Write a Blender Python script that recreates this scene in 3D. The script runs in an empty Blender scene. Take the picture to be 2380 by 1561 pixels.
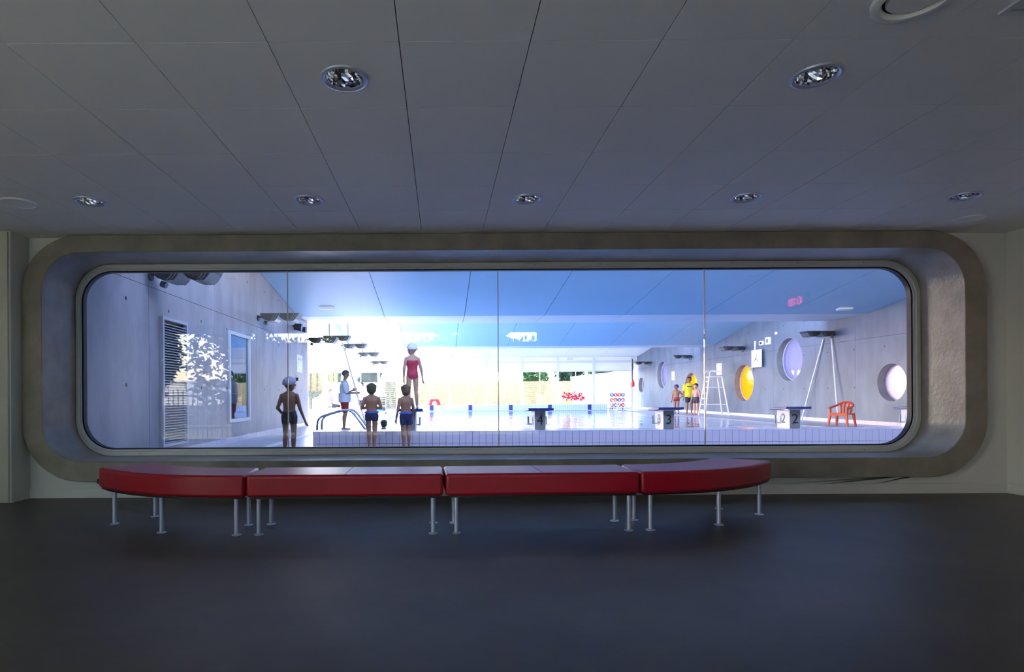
import bpy, bmesh, math, random
from mathutils import Vector, Matrix
R = random.Random(7)
S = bpy.context.scene
C = S.collection
PI = math.pi

# ------------------------------------------------------------------ camera
cd = bpy.data.cameras.new('camera')
cam = bpy.data.objects.new('camera', cd); C.objects.link(cam)
F = 1338.0                       # focal length in pixels of the 2380 px wide frame
cd.sensor_fit = 'HORIZONTAL'; cd.sensor_width = 36.0; cd.lens = 36.0*F/2380.0
cd.shift_x = 165.0/2380.0; cd.shift_y = 137.5/2380.0
cd.clip_start = 0.05; cd.clip_end = 400
cam.location = (0, 0, 1.0); cam.rotation_euler = (PI/2, 0.0055, 0)
S.camera = cam

# ------------------------------------------------------------------ light
SUN_EL, SUN_AZ = math.radians(40), math.radians(-62)      # azimuth from +Y towards +X
W = bpy.data.worlds.new('world'); S.world = W; W.use_nodes = True
nt = W.node_tree; nt.nodes.clear()
sky = nt.nodes.new('ShaderNodeTexSky'); sky.sky_type = 'NISHITA'; sky.sun_disc = False
sky.sun_elevation = SUN_EL; sky.sun_rotation = SUN_AZ; sky.ozone_density = 1.6; sky.air_density = 1.2; sky.dust_density = 0.6
bg = nt.nodes.new('ShaderNodeBackground'); bg.inputs[1].default_value = 0.42
wo = nt.nodes.new('ShaderNodeOutputWorld')
wbn = nt.nodes.new('ShaderNodeMix'); wbn.data_type = 'RGBA'; wbn.blend_type = 'MULTIPLY'; wbn.inputs['Factor'].default_value = 1   # cool film balance
wbn.inputs['B'].default_value = (1.2, .965, .97, 1)
nt.links.new(sky.outputs[0], wbn.inputs['A']); nt.links.new(wbn.outputs['Result'], bg.inputs[0]); nt.links.new(bg.outputs[0], wo.inputs[0])
sd = bpy.data.lights.new('sun', 'SUN'); sd.energy = 3.0; sd.angle = 0.01; sd.color = (1, .96, .94)
sun = bpy.data.objects.new('sun', sd); C.objects.link(sun)
sdir = Vector((math.sin(SUN_AZ)*math.cos(SUN_EL), math.cos(SUN_AZ)*math.cos(SUN_EL), math.sin(SUN_EL)))
sun.rotation_euler = (-sdir).to_track_quat('-Z', 'Y').to_euler(); sun.location = sdir*60
def portal(loc, direction, sx, sy):
    l = bpy.data.lights.new('sky_portal', 'AREA'); l.shape = 'RECTANGLE'; l.size = sx; l.size_y = sy
    l.cycles.is_portal = True
    o = bpy.data.objects.new('sky_portal', l); C.objects.link(o); o.location = loc
    o.rotation_euler = Vector(direction).to_track_quat('-Z', 'Y').to_euler()
portal((4.5, 8.55, 4.25), (0, 1, 0), 18, 1.1)
portal((4.5, 8.225, 3.78), (0, 0, -1), 18, .45)  # over the added roof slot
portal((4.5, 19.95, 4.25), (0, 1, 0), 18, 1.3)
portal((4.5, 29.65, 4.2), (0, 1, 0), 18, 1.3)
portal((1.5, 39.8, 1.6), (0, -1, 0), 24, 3.2)
portal((-7.5, 29.5, 3.95), (0, 0, -1), 4.6, 17.5)
portal((-10.7, 29.5, 1.7), (1, 0, 0), 20, 3.2)
portal((-0.4, -0.6, 1.2), (0, 1, 0), 12, 2.5)
vs = S.view_settings
S.display_settings.display_device = 'sRGB'
vs.view_transform = 'Standard'; vs.look = 'None'; vs.exposure = 3.2; vs.gamma = 1.0; vs.use_curve_mapping = False
cy = S.cycles
cy.use_denoising = True; cy.max_bounces = 12; cy.diffuse_bounces = 7; cy.glossy_bounces = 5; cy.transparent_max_bounces = 16
cy.sample_clamp_indirect = 6.0; cy.caustics_reflective = True; cy.blur_glossy = 1.0; cy.caustics_refractive = False

# ------------------------------------------------------------------ helpers
def lin(c):
    return tuple(((x/255)/12.92 if x/255 <= .04045 else ((x/255+.055)/1.055)**2.4) for x in c)
MATS = {}
def mat(name, rgb, rough=.5, metal=0, var=0, scale=4, bump=0, bscale=60, spec=.5, stretch=None, coat=0):
    """rgb in sRGB 0-255; var = strength of a noise variation of the colour."""
    m = bpy.data.materials.new(name); m.use_nodes = True; MATS[name] = m
    n = m.node_tree.nodes; L = m.node_tree.links; p = n['Principled BSDF']
    c = lin(rgb) + (1,)
    p.inputs['Base Color'].default_value = c; p.inputs['Roughness'].default_value = rough
    p.inputs['Metallic'].default_value = metal; p.inputs['Specular IOR Level'].default_value = spec
    p.inputs['Coat Weight'].default_value = coat
    tc = n.new('ShaderNodeTexCoord')
    src = tc.outputs['Object']
    if stretch:
        mp = n.new('ShaderNodeMapping'); mp.inputs['Scale'].default_value = stretch
        L.new(src, mp.inputs[0]); src = mp.outputs[0]
    if var:
        t = n.new('ShaderNodeTexNoise'); t.inputs['Scale'].default_value = scale; t.inputs['Detail'].default_value = 6
        t.inputs['Roughness'].default_value = .6
        L.new(src, t.inputs['Vector'])
        r = n.new('ShaderNodeValToRGB'); r.color_ramp.elements[0].position = .3; r.color_ramp.elements[1].position = .7
        r.color_ramp.elements[0].color = tuple(x*(1-var) for x in c[:3]) + (1,)
        r.color_ramp.elements[1].color = tuple(min(1, x*(1+var)) for x in c[:3]) + (1,)
        L.new(t.outputs['Fac'], r.inputs[0]); L.new(r.outputs[0], p.inputs['Base Color'])
    if bump:
        t2 = n.new('ShaderNodeTexNoise'); t2.inputs['Scale'].default_value = bscale; t2.inputs['Detail'].default_value = 4
        L.new(src, t2.inputs['Vector'])
        b = n.new('ShaderNodeBump'); b.inputs['Strength'].default_value = bump; b.inputs['Distance'].default_value = .02
        L.new(t2.outputs['Fac'], b.inputs['Height']); L.new(b.outputs[0], p.inputs['Normal'])
    return m
def math_node(n, L, op, a, b=None, c=None):
    m = n.new('ShaderNodeMath'); m.operation = op
    for i, v in enumerate((a, b, c)):
        if v is None: continue
        if isinstance(v, (int, float)): m.inputs[i].default_value = v
        else: L.new(v, m.inputs[i])
    return m.outputs[0]
def glass_mat(name, tint=(255, 255, 255), base=.045):
    m = bpy.data.materials.new(name); m.use_nodes = True; MATS[name] = m
    n = m.node_tree.nodes; L = m.node_tree.links; n.clear()
    o = n.new('ShaderNodeOutputMaterial'); mx = n.new('ShaderNodeMixShader')
    t = n.new('ShaderNodeBsdfTransparent'); g = n.new('ShaderNodeBsdfGlossy')
    t.inputs[0].default_value = lin(tint) + (1,); g.inputs['Roughness'].default_value = 0
    lw = n.new('ShaderNodeLayerWeight'); lw.inputs[0].default_value = .5
    f = math_node(n, L, 'POWER', lw.outputs['Facing'], 5.0)
    f = math_node(n, L, 'MULTIPLY_ADD', f, 1-base, base)
    L.new(f, mx.inputs[0]); L.new(t.outputs[0], mx.inputs[1]); L.new(g.outputs[0], mx.inputs[2]); L.new(mx.outputs[0], o.inputs[0])
    return m
def emit_mat(name, rgb, s):
    m = bpy.data.materials.new(name); m.use_nodes = True; MATS[name] = m
    p = m.node_tree.nodes['Principled BSDF']; c = lin(rgb) + (1,)
    p.inputs['Base Color'].default_value = c; p.inputs['Emission Color'].default_value = c; p.inputs['Emission Strength'].default_value = s
    return m
def grid_mat(name, rgb, line, px, py, w=.006, rough=.35, axes='XY', off=(0, 0)):
    """flat joints too small to model: two families of lines on object coordinates"""
    m = mat(name, rgb, rough); n = m.node_tree.nodes; L = m.node_tree.links; p = n['Principled BSDF']
    tc = n.new('ShaderNodeTexCoord'); sp = n.new('ShaderNodeSeparateXYZ'); L.new(tc.outputs['Object'], sp.inputs[0])
    fs = []
    for ax, pit, o in zip(axes, (px, py), off):
        q = math_node(n, L, 'ADD', sp.outputs[ax], o + 400*pit)
        q = math_node(n, L, 'MODULO', q, pit); fs.append(math_node(n, L, 'LESS_THAN', q, w))
    f = math_node(n, L, 'MAXIMUM', fs[0], fs[1])
    mx = n.new('ShaderNodeMix'); mx.data_type = 'RGBA'
    mx.inputs['A'].default_value = lin(rgb) + (1,); mx.inputs['B'].default_value = lin(line) + (1,)
    L.new(f, mx.inputs['Factor']); L.new(mx.outputs['Result'], p.inputs['Base Color'])
    return m

class B:
    def __init__(s): s.v = []; s.f = []
    def add(s, vs, fs):
        k = len(s.v); s.v += [tuple(x) for x in vs]; s.f += [tuple(i+k for i in f) for f in fs]; return s
    def box(s, x0, x1, y0, y1, z0, z1):
        return s.add([(x0,y0,z0),(x1,y0,z0),(x1,y1,z0),(x0,y1,z0),(x0,y0,z1),(x1,y0,z1),(x1,y1,z1),(x0,y1,z1)],
                     [(0,3,2,1),(4,5,6,7),(0,1,5,4),(1,2,6,5),(2,3,7,6),(3,0,4,7)])
    def cone(s, p0, p1, r0, r1=None, n=16, caps=True):
        r1 = r0 if r1 is None else r1; p0, p1 = Vector(p0), Vector(p1); d = (p1-p0).normalized()
        a = d.orthogonal().normalized(); b = d.cross(a)
        vs = [p + (a*math.cos(2*PI*i/n) + b*math.sin(2*PI*i/n))*r for p, r in ((p0, r0), (p1, r1)) for i in range(n)]
        fs = [(i, (i+1) % n, n+(i+1) % n, n+i) for i in range(n)]
        if caps: fs += [tuple(range(n-1, -1, -1)), tuple(range(n, 2*n))]
        return s.add(vs, fs)
    def tube(s, pts, r, n=10):
        pts = [Vector(p) for p in pts]; rings = []; a = None
        for i, p in enumerate(pts):
            d = (pts[min(i+1, len(pts)-1)] - pts[max(i-1, 0)]).normalized()
            a = d.orthogonal().normalized() if a is None else (a - d*a.dot(d)).normalized()
            b = d.cross(a); rings.append([p + (a*math.cos(2*PI*k/n) + b*math.sin(2*PI*k/n))*r for k in range(n)])
        vs = [v for q in rings for v in q]; m = len(rings)
        fs = [(j*n+i, j*n+(i+1) % n, (j+1)*n+(i+1) % n, (j+1)*n+i) for j in range(m-1) for i in range(n)]
        return s.add(vs, fs + [tuple(range(n-1, -1, -1)), tuple(range((m-1)*n, m*n))])
    def lathe(s, prof, c=(0,0,0), n=32, axis='Z', closed=False):
        vs = []
        for r, h in prof:
            for i in range(n):
                x, y = r*math.cos(2*PI*i/n), r*math.sin(2*PI*i/n)
                q = {'Z': (x, y, h), 'Y': (x, h, y), 'X': (h, x, y)}[axis]
                vs.append((c[0]+q[0], c[1]+q[1], c[2]+q[2]))
        m = len(prof)
        fs = [(j*n+i, j*n+(i+1) % n, ((j+1) % m)*n+(i+1) % n, ((j+1) % m)*n+i) for j in range(m if closed else m-1) for i in range(n)]
        return s.add(vs, fs)
    def prism(s, poly, axis, a, b):
        """poly in the plane normal to axis: X->(y,z) Y->(x,z) Z->(x,y)"""
        def p(q, t): return {'X': (t, q[0], q[1]), 'Y': (q[0], t, q[1]), 'Z': (q[0], q[1], t)}[axis]
        n = len(poly); vs = [p(q, a) for q in poly] + [p(q, b) for q in poly]
        return s.add(vs, [tuple(range(n)), tuple(range(2*n-1, n-1, -1))] + [(i, n+i, n+(i+1) % n, (i+1) % n) for i in range(n)])
    def ell(s, c, r, n=14, m=9):
        vs = [(c[0], c[1], c[2]-r[2])]
        for j in range(1, m):
            t = PI*j/m
            vs += [(c[0]+r[0]*math.sin(t)*math.cos(2*PI*i/n), c[1]+r[1]*math.sin(t)*math.sin(2*PI*i/n), c[2]-r[2]*math.cos(t)) for i in range(n)]
        vs.append((c[0], c[1], c[2]+r[2])); top = len(vs)-1
        fs = [(0, 1+(i+1) % n, 1+i) for i in range(n)]
        fs += [(1+j*n+i, 1+j*n+(i+1) % n, 1+(j+1)*n+(i+1) % n, 1+(j+1)*n+i) for j in range(m-2) for i in range(n)]
        fs += [(1+(m-2)*n+i, 1+(m-2)*n+(i+1) % n, top) for i in range(n)]
        return s.add(vs, fs)
    def ring(s, outer, inner, y0, y1):
        """two closed loops of equal length in (x,z), extruded along y: a frame with a hole"""
        n = len(outer)
        vs = [(x, y, z) for y in (y0, y1) for lp in (outer, inner) for x, z in lp]
        fs = []
        for i in range(n):
            j = (i+1) % n
            fs += [(i, j, n+j, n+i), (2*n+i, 3*n+i, 3*n+j, 2*n+j), (i, 2*n+i, 2*n+j, j), (n+i, n+j, 3*n+j, 3*n+i)]
        return s.add(vs, fs)
    def mesh(s, name):
        me = bpy.data.meshes.new(name); me.from_pydata(s.v, [], s.f)
        bm = bmesh.new(); bm.from_mesh(me); bmesh.ops.recalc_face_normals(bm, faces=bm.faces); bm.to_mesh(me); bm.free()
        return me
    def build(s, name, m, parent=None, origin=None, smooth=False, bevel=0, seg=2):
        if origin and parent is None: s.v = [(x-origin[0], y-origin[1], z-origin[2]) for x, y, z in s.v]
        o = bpy.data.objects.new(name, s.mesh(name)); C.objects.link(o)
        if origin: o.location = origin
        finish(o, m, parent, smooth, bevel, seg); return o
def finish(o, m, parent=None, smooth=False, bevel=0, seg=2):
    o.data.materials.clear(); o.data.materials.append(MATS[m] if isinstance(m, str) else m)
    if parent: o.parent = parent
    if smooth:
        for p in o.data.polygons: p.use_smooth = True
        if smooth != 'all': o.data.set_sharp_from_angle(angle=math.radians(42))
    if bevel:
        b = o.modifiers.new('bevel', 'BEVEL'); b.width = bevel; b.segments = seg; b.limit_method = 'ANGLE'
def tag(o, label=None, cat=None, group=None, kind=None):
    if label: o['label'] = label
    if cat: o['category'] = cat
    if group: o['group'] = group
    if kind: o['kind'] = kind
    return o
def empty(name, loc=(0,0,0), rz=0):
    o = bpy.data.objects.new(name, None); C.objects.link(o); o.location = loc; o.rotation_euler = (0, 0, rz)
    o.empty_display_size = .1; return o
def thing(name, label, cat, loc=(0,0,0), rz=0, group=None): return tag(empty(name, loc, rz), label, cat, group)
def copy_tree(o, parent=None):
    c = o.copy(); C.objects.link(c); c.parent = parent
    for ch in [x for x in bpy.data.objects if x.parent == o]: copy_tree(ch, c)
    return c
def struct(o, label=None, cat=None): return tag(o, label, cat, None, 'structure')
def link_mesh(name, me, parent, loc=(0,0,0)):
    o = bpy.data.objects.new(name, me); C.objects.link(o); o.parent = parent; o.location = loc; return o
def evaluated(o):
    bpy.context.view_layer.update()
    me = bpy.data.meshes.new_from_object(o.evaluated_get(bpy.context.evaluated_depsgraph_get()))
    old = o.data; o.modifiers.clear(); o.data = me
    if old.users == 0 and isinstance(old, bpy.types.Mesh): bpy.data.meshes.remove(old)
    return o
def cut(o, cutters):
    """subtract solids (B) from an object and bake the result"""
    tmp = []
    for b in cutters:
        c = bpy.data.objects.new('cutter', b.mesh('cutter')); C.objects.link(c); tmp.append(c)
        md = o.modifiers.new('cut', 'BOOLEAN'); md.operation = 'DIFFERENCE'; md.object = c; md.solver = 'EXACT'
    evaluated(o)
    for c in tmp: bpy.data.objects.remove(c)
    return o
def text(name, s, size, depth, m, parent, loc, rot, align='CENTER'):
    cu = bpy.data.curves.new(name, 'FONT'); cu.body = s; cu.size = size; cu.extrude = depth; cu.align_x = align; cu.align_y = 'CENTER'
    t = bpy.data.objects.new('t', cu); C.objects.link(t); bpy.context.view_layer.update()
    me = bpy.data.meshes.new_from_object(t.evaluated_get(bpy.context.evaluated_depsgraph_get()))
    bpy.data.objects.remove(t); o = bpy.data.objects.new(name, me); C.objects.link(o); o.location = loc; o.rotation_euler = rot
    finish(o, m, parent); return o
def rrect(x0, x1, z0, z1, r, k=12):
    pts = []
    for cx, cz, a in ((x1-r, z1-r, 0), (x0+r, z1-r, 90), (x0+r, z0+r, 180), (x1-r, z0+r, 270)):
        pts += [(cx + r*math.cos(math.radians(a+90*i/k)), cz + r*math.sin(math.radians(a+90*i/k))) for i in range(k+1)]
    return pts
def rect_loop(x0, x1, z0, z1, k=12):
    """a sharp rectangle with as many points as rrect, points spread so both loops bridge cleanly"""
    pts = []
    for (ax, az), (bx, bz), (cx, cz) in (((x1, (z0+z1)/2), (x1, z1), ((x0+x1)/2, z1)), (((x0+x1)/2, z1), (x0, z1), (x0, (z0+z1)/2)),
                                     ((x0, (z0+z1)/2), (x0, z0), ((x0+x1)/2, z0)), (((x0+x1)/2, z0), (x1, z0), (x1, (z0+z1)/2))):
        h = k//2
        pts += [(ax+(bx-ax)*i/h, az+(bz-az)*i/h) for i in range(h)] + [(bx+(cx-bx)*i/h, bz+(cz-bz)*i/h) for i in range(h+1)]
        pts[-1] = (cx*.999+bx*.001, cz*.999+bz*.001)
    return pts

# ------------------------------------------------------------------ materials
mat('white_wall', (214, 216, 214), .6, var=.03, scale=1.5)
mat('panel_white', (228, 228, 224), .55, var=.02, scale=2)
mat('warm_panel', (205, 203, 190), .5, var=.02, scale=2)
mat('dark_resin', (82, 77, 71), .42, var=.22, scale=1.6, bump=.04, bscale=14, spec=.35)
mat('frame_concrete', (142, 136, 124), .34, var=.25, scale=3.2, bump=.12, bscale=25)
mat('alu', (206, 209, 212), .42, metal=.1)
mat('facade_white', (196, 201, 208), .4)
mat('brushed_steel', (196, 202, 226), .4, metal=.55, var=.05, scale=30)
mat('black_seal', (12, 12, 13), .5)
mat('red_leather', (168, 12, 38), .36, var=.06, scale=8, bump=.06, bscale=120, spec=.55)
mat('black_plastic', (22, 22, 24), .45)
mat('chrome', (215, 216, 220), .06, metal=1)
mat('dark_void', (14, 14, 15), .8)
mat('plain_white', (232, 233, 233), .5)
mat('hall_ceiling', (166, 204, 224), .5, var=.03, scale=.6)
mat('soffit_white', (226, 229, 232), .55)
mat('roof_out', (150, 150, 150), .8)
mat('deck_tile', (198, 201, 210), .3)
mat('white_tile', (208, 200, 212), .22, var=.04, scale=2.5)
mat('grout', (40, 44, 66), .8)
mat('stainless', (190, 194, 200), .18, metal=1)
mat('block_grey', (128, 128, 126), .7, var=.12, scale=9)
mat('block_blue', (36, 42, 112), .45, var=.06, scale=20)
mat('block_lit_white', (226, 227, 230), .5)
mat('number_black', (18, 18, 20), .5)
mat('fixture_black', (24, 24, 27), .3)
mat('fixture_fin', (92, 94, 102), .35)
mat('orange_plastic', (206, 74, 30), .35, var=.03, scale=10)
mat('white_paint', (228, 230, 234), .35)
mat('yellow_glass_frame', (150, 150, 150), .5)
mat('ground_pale', (196, 192, 180), .9, var=.1, scale=.4)
mat('fence_wood', (206, 180, 128), .7, var=.12, scale=6, stretch=(.3, 3, 3))
mat('leaf_green', (82, 118, 66), .6, var=.35, scale=1.2)
mat('leaf_dark', (48, 78, 50), .6, var=.35, scale=1.2)
mat('bark', (88, 76, 66), .9, var=.25, scale=8)
mat('rear_grey', (92, 92, 94), .6)  # dark tone given to the unseen rear wall to cut bounce; also boundary plinth
mat('lawn', (140, 138, 112), .9, var=.3, scale=1.5)
mat('iron_black', (25, 25, 27), .5)
mat('house_white', (236, 235, 230), .7)
mat('red_foam', (206, 34, 44), .5); mat('blue_foam', (44, 92, 176), .5); mat('yellow_foam', (240, 200, 70), .5); mat('green_foam', (70, 160, 130), .5)
glass_mat('clear_glass', base=.035)
glass_mat('tinted_glass', (245, 247, 243), base=.04)
glass_mat('facade_glass', (208, 214, 216), base=.04)
glass_mat('window_glass', (200, 215, 235), base=.16)
emit_mat('led_red', (255, 30, 60), 2.4)
def concrete_wall(name, rgb, ax, joint_y, z_rows):
    """board-marked grey concrete with small round tie holes on a regular pitch"""
    m = mat(name, rgb, .42, var=.22, scale=1.7, stretch=(1, 1.2, .55), bump=.1, bscale=16)
    n = m.node_tree.nodes; L = m.node_tree.links; p = n['Principled BSDF']
    tc = n.new('ShaderNodeTexCoord'); sp = n.new('ShaderNodeSeparateXYZ'); L.new(tc.outputs['Object'], sp.inputs[0])
    def dist(o, off, pit):
        q = math_node(n, L, 'ADD', o, 50*pit - off); q = math_node(n, L, 'MODULO', q, pit)
        q = math_node(n, L, 'SUBTRACT', q, pit/2); return math_node(n, L, 'MULTIPLY', q, q)
    d = math_node(n, L, 'ADD', dist(sp.outputs['Y'], joint_y, 1.29), dist(sp.outputs['Z'], z_rows, 1.24))
    f = math_node(n, L, 'LESS_THAN', d, .028**2)
    src = p.inputs['Base Color'].links[0].from_socket
    mx = n.new('ShaderNodeMix'); mx.data_type = 'RGBA'; mx.inputs['B'].default_value = (.012, .012, .016, 1)
    L.new(f, mx.inputs['Factor']); L.new(src, mx.inputs['A']); L.new(mx.outputs['Result'], p.inputs['Base Color'])
    return m
concrete_wall('concrete_left_lit', (150, 147, 154), 'Y', 8.86, .55)  # same concrete as opposite, lightened so this wall reads as better lit
concrete_wall('concrete_right_shade', (98, 112, 132), 'Y', 18.1, .55)  # same concrete, darkened and blued to put shade into this wall
def water_mat():
    m = mat('water', (96, 150, 200), .06, spec=.6); n = m.node_tree.nodes; L = m.node_tree.links; p = n['Principled BSDF']
    tc = n.new('ShaderNodeTexCoord'); mp = n.new('ShaderNodeMapping'); mp.inputs['Scale'].default_value = (1, .6, 1)
    L.new(tc.outputs['Object'], mp.inputs[0])
    t = n.new('ShaderNodeTexNoise'); t.inputs['Scale'].default_value = 1.6; t.inputs['Detail'].default_value = 3; L.new(mp.outputs[0], t.inputs['Vector'])
    b = n.new('ShaderNodeBump'); b.inputs['Strength'].default_value = .5; b.inputs['Distance'].default_value = .06
    L.new(t.outputs['Fac'], b.inputs['Height']); L.new(b.outputs[0], p.inputs['Normal'])
water_mat()
def colour_pane(name, rgb, glossy=.12):
    m = bpy.data.materials.new(name); m.use_nodes = True; MATS[name] = m
    n = m.node_tree.nodes; L = m.node_tree.links; n.clear(); o = n.new('ShaderNodeOutputMaterial')
    t = n.new('ShaderNodeBsdfTransparent'); d = n.new('ShaderNodeBsdfTranslucent'); g = n.new('ShaderNodeBsdfGlossy'); df = n.new('ShaderNodeBsdfDiffuse')
    for q in (t, d, df): q.inputs[0].default_value = lin(rgb) + (1,)
    g.inputs['Roughness'].default_value = .02
    a = n.new('ShaderNodeMixShader'); a.inputs[0].default_value = .55; L.new(t.outputs[0], a.inputs[1]); L.new(d.outputs[0], a.inputs[2])
    e = n.new('ShaderNodeMixShader'); e.inputs[0].default_value = .3; L.new(a.outputs[0], e.inputs[1]); L.new(df.outputs[0], e.inputs[2])
    b = n.new('ShaderNodeMixShader'); b.inputs[0].default_value = glossy; L.new(e.outputs[0], b.inputs[1]); L.new(g.outputs[0], b.inputs[2]); L.new(b.outputs[0], o.inputs[0])
colour_pane('yellow_pane', (226, 166, 12)); colour_pane('lavender_pane', (140, 140, 172)); colour_pane('pink_pane', (196, 178, 190), .06)

# ================================================================== viewing room
CZ = 2.581                                  # ceiling height
struct(B().box(-6.5, 5.9, -.6, 6.2, -.2, 0).build('floor', 'dark_resin'), 'dark grey resin floor of the viewing room')
w = B().ring(rect_loop(-6.5, 5.9, 0, 2.8), rrect(-4.079, 5.322, .178, 2.577, .562), 5.72, 6.21).build('wall_front', 'white_wall')
struct(w, 'white wall around the concrete window surround')
wl = struct(B().box(-6.5, -4.085, 5.47, 5.72, 0, 2.8).build('wall_left', 'white_wall'), 'white wall return left of the window')
B().box(-6.49, -4.10, 5.448, 5.47, .004, CZ-.012).build('panel', 'warm_panel', wl, bevel=.002)
struct(B().box(-6.8, -6.5, -.6, 5.47, 0, 2.8).build('wall_side', 'white_wall'))
struct(B().box(5.62, 5.9, -.6, 5.72, 0, 2.8).build('wall_right', 'white_wall'), 'white wall at the right end of the viewing room')
struct(B().box(-4.083, 5.618, 5.705, 5.72, 0, .1).build('baseboard_front', 'white_wall', bevel=.003), 'white baseboard under the long window')
struct(B().box(5.604, 5.619, 0.5, 5.704, 0, .1).build('baseboard_right', 'white_wall', bevel=.003), 'white baseboard along the end wall')
ceil = struct(B().box(-6.5, 5.62, -.6, 5.72, 2.74, 2.95).build('ceiling', 'dark_void'), 'suspended ceiling of square pale panels')
X0, PX, Y0, PY = -.179, .588, 2.573, .592
LIGHTS1 = [(-.473, 2.869), (1.879, 2.869)]
LIGHTS2 = [(-2.825, 4.645), (-1.061, 4.645), (.703, 4.645), (2.467, 4.645), (4.231, 4.645)]
HOLES = LIGHTS1 + LIGHTS2
def panel_mesh(hole):
    hx, hy, t, r, n = PX/2-.0022, PY/2-.0022, .014, .1, 32
    b = B()
    if not hole: return b.box(-hx, hx, -hy, hy, 0, t).mesh('panel')
    sq = []
    for i in range(n):
        a = 2*PI*i/n + PI/4; c, s_ = math.cos(a), math.sin(a); k = 1/max(abs(c), abs(s_)); sq.append((c*k*hx, s_*k*hy))
    ci = [(r*math.cos(2*PI*i/n+PI/4), r*math.sin(2*PI*i/n+PI/4)) for i in range(n)]
    vs = [(x, y, z) for z in (0, t) for lp in (sq, ci) for x, y in lp]; fs = []
    for i in range(n):
        j = (i+1) % n
        fs += [(i, j, n+j, n+i), (2*n+i, 3*n+i, 3*n+j, 2*n+j), (i, 2*n+i, 2*n+j, j), (n+i, n+j, 3*n+j, 3*n+i)]
    return b.add(vs, fs).mesh('panel')
pm, ph = panel_mesh(False), panel_mesh(True)
for q in (pm, ph): q.materials.append(MATS['panel_white'])
for i in range(-7, 10):
    for j in range(-1, 5):
        cx, cy_ = X0+PX*(i+.5), Y0+PY*(j+.5)
        if cx+PX/2 > 5.65: continue
        hole = any(abs(cx-a) < .1 and abs(cy_-b) < .1 for a, b in HOLES)
        link_mesh('panel', ph if hole else pm, ceil, (cx, cy_, CZ))
# strip of ceiling behind the camera and the margins, so that the room is closed
b = B().box(-6.5, -4.30, 1.99, 5.47, CZ, CZ+.014); b.build('panel', 'panel_white', ceil)
B().box(-6.5, 5.62, -.6, 1.975, CZ, CZ+.014).build('panel', 'panel_white', ceil)
B().box(5.117, 5.62, 1.99, 5.72, CZ, CZ+.014).build('panel', 'panel_white', ceil)
B().box(-4.085, 5.113, 5.537, 5.72, CZ, CZ+.014).build('panel', 'panel_white', ceil)

# ------------------------------------------------------------------ the long window
win = struct(empty('window_1', (0, 5.6, 0)), 'long round-cornered window in a raw concrete surround')
def inwin(b, name, m, **k): 
    b.v = [(x, y-5.6, z) for x, y, z in b.v]; return b.build(name, m, win, **k)
K = 16
inwin(B().ring(rrect(-4.077, 5.32, .18, 2.575, .56, K), rrect(-3.884, 5.106, .372, 2.41, .38, K), 5.6, 6.215), 'concrete_surround', 'frame_concrete', bevel=.006, smooth=True)
inwin(B().ring(rrect(-3.883, 5.105, .373, 2.409, .379, K), rrect(-3.848, 5.06, .42, 2.362, .345, K), 6.12, 6.22), 'outer_frame', 'alu', bevel=.004, smooth=True)
inwin(B().ring(rrect(-3.848, 5.06, .42, 2.362, .345, K), rrect(-3.832, 5.042, .44, 2.345, .33, K), 6.138, 6.22), 'inner_frame', 'alu', bevel=.003, smooth=True)
inwin(B().ring(rrect(-3.832, 5.042, .44, 2.345, .33, K), rrect(-3.816, 5.026, .452, 2.333, .315, K), 6.15, 6.21), 'seal', 'black_seal', smooth=True)
GX = (-3.83, -1.64, .616, 2.83, 5.04); GZ0, GZ1, GR = .44, 2.345, .33
def quarter(cx, cz, a0): return [(cx+GR*math.cos(math.radians(a0+90*i/K)), cz+GR*math.sin(math.radians(a0+90*i/K))) for i in range(K+1)]
for i in range(4):
    a, c = GX[i]+(.004 if i else 0), GX[i+1]-(.004 if i < 3 else 0)
    poly = (quarter(a+GR, GZ0+GR, 180) if i == 0 else [(a, GZ0)]) + (quarter(c-GR, GZ0+GR, 270) if i == 3 else [(c, GZ0)]) + \
           (quarter(c-GR, GZ1-GR, 0) if i == 3 else [(c, GZ1)]) + (quarter(a+GR, GZ1-GR, 90) if i == 0 else [(a, GZ1)])
    inwin(B().prism(poly, 'Y', 6.170, 6.182), 'pane', 'clear_glass')
colour_pane('silicone', (238, 226, 210))
for x in GX[1:4]:
    inwin(B().box(x-.0045, x+.0045, 6.166, 6.186, GZ0, GZ1), 'silicone_joint', 'silicone')
for i in range(12):
    x = -3.2 + i*.7
    for z in (2.385, .396): inwin(B().lathe([(0, 0), (.006, 0), (.004, -.003), (0, -.004)], (x, 6.12, z), 8, 'Y'), 'screw', 'chrome')

# ------------------------------------------------------------------ glazed back of the viewing room, behind the camera
wb = struct(empty('wall_back', (0, -.5, 0)), 'glazed rear wall of the viewing room')
def inback(b, name, m):
    b.v = [(x, y+.5, z) for x, y, z in b.v]; return b.build(name, m, wb)
OP = [(-6.3, -4.6), (-4.45, -2.9), (-2.75, -1.2), (-1.05, .55), (.7, 2.2)]
xs = [-6.5] + [v for o in OP for v in o] + [5.62]
for a, c in zip(xs[0::2], xs[1::2]): inback(B().box(a, c, -.6, -.42, 0, 2.8), 'post' if c-a < 1 else 'wall_panel', 'white_wall' if c-a < 1 else 'rear_grey')  # wide solid part is darkened to reduce light bounced at the right
inback(B().box(-6.5, 5.62, -.6, -.42, 2.45, 2.58), 'head', 'white_wall')
inback(B().box(-6.5, 5.62, -.6, -.42, 2.58, 2.95), 'head_panel', 'white_wall')
for a, c in OP:
    inback(B().ring(rect_loop(a, c, 0, 2.45), rect_loop(a+.05, c-.05, .05, 2.4), -.56, -.48), 'frame', 'alu')
    inback(B().box(a+.05, c-.05, -.525, -.515, .05, 2.4), 'pane', 'tinted_glass')

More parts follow.
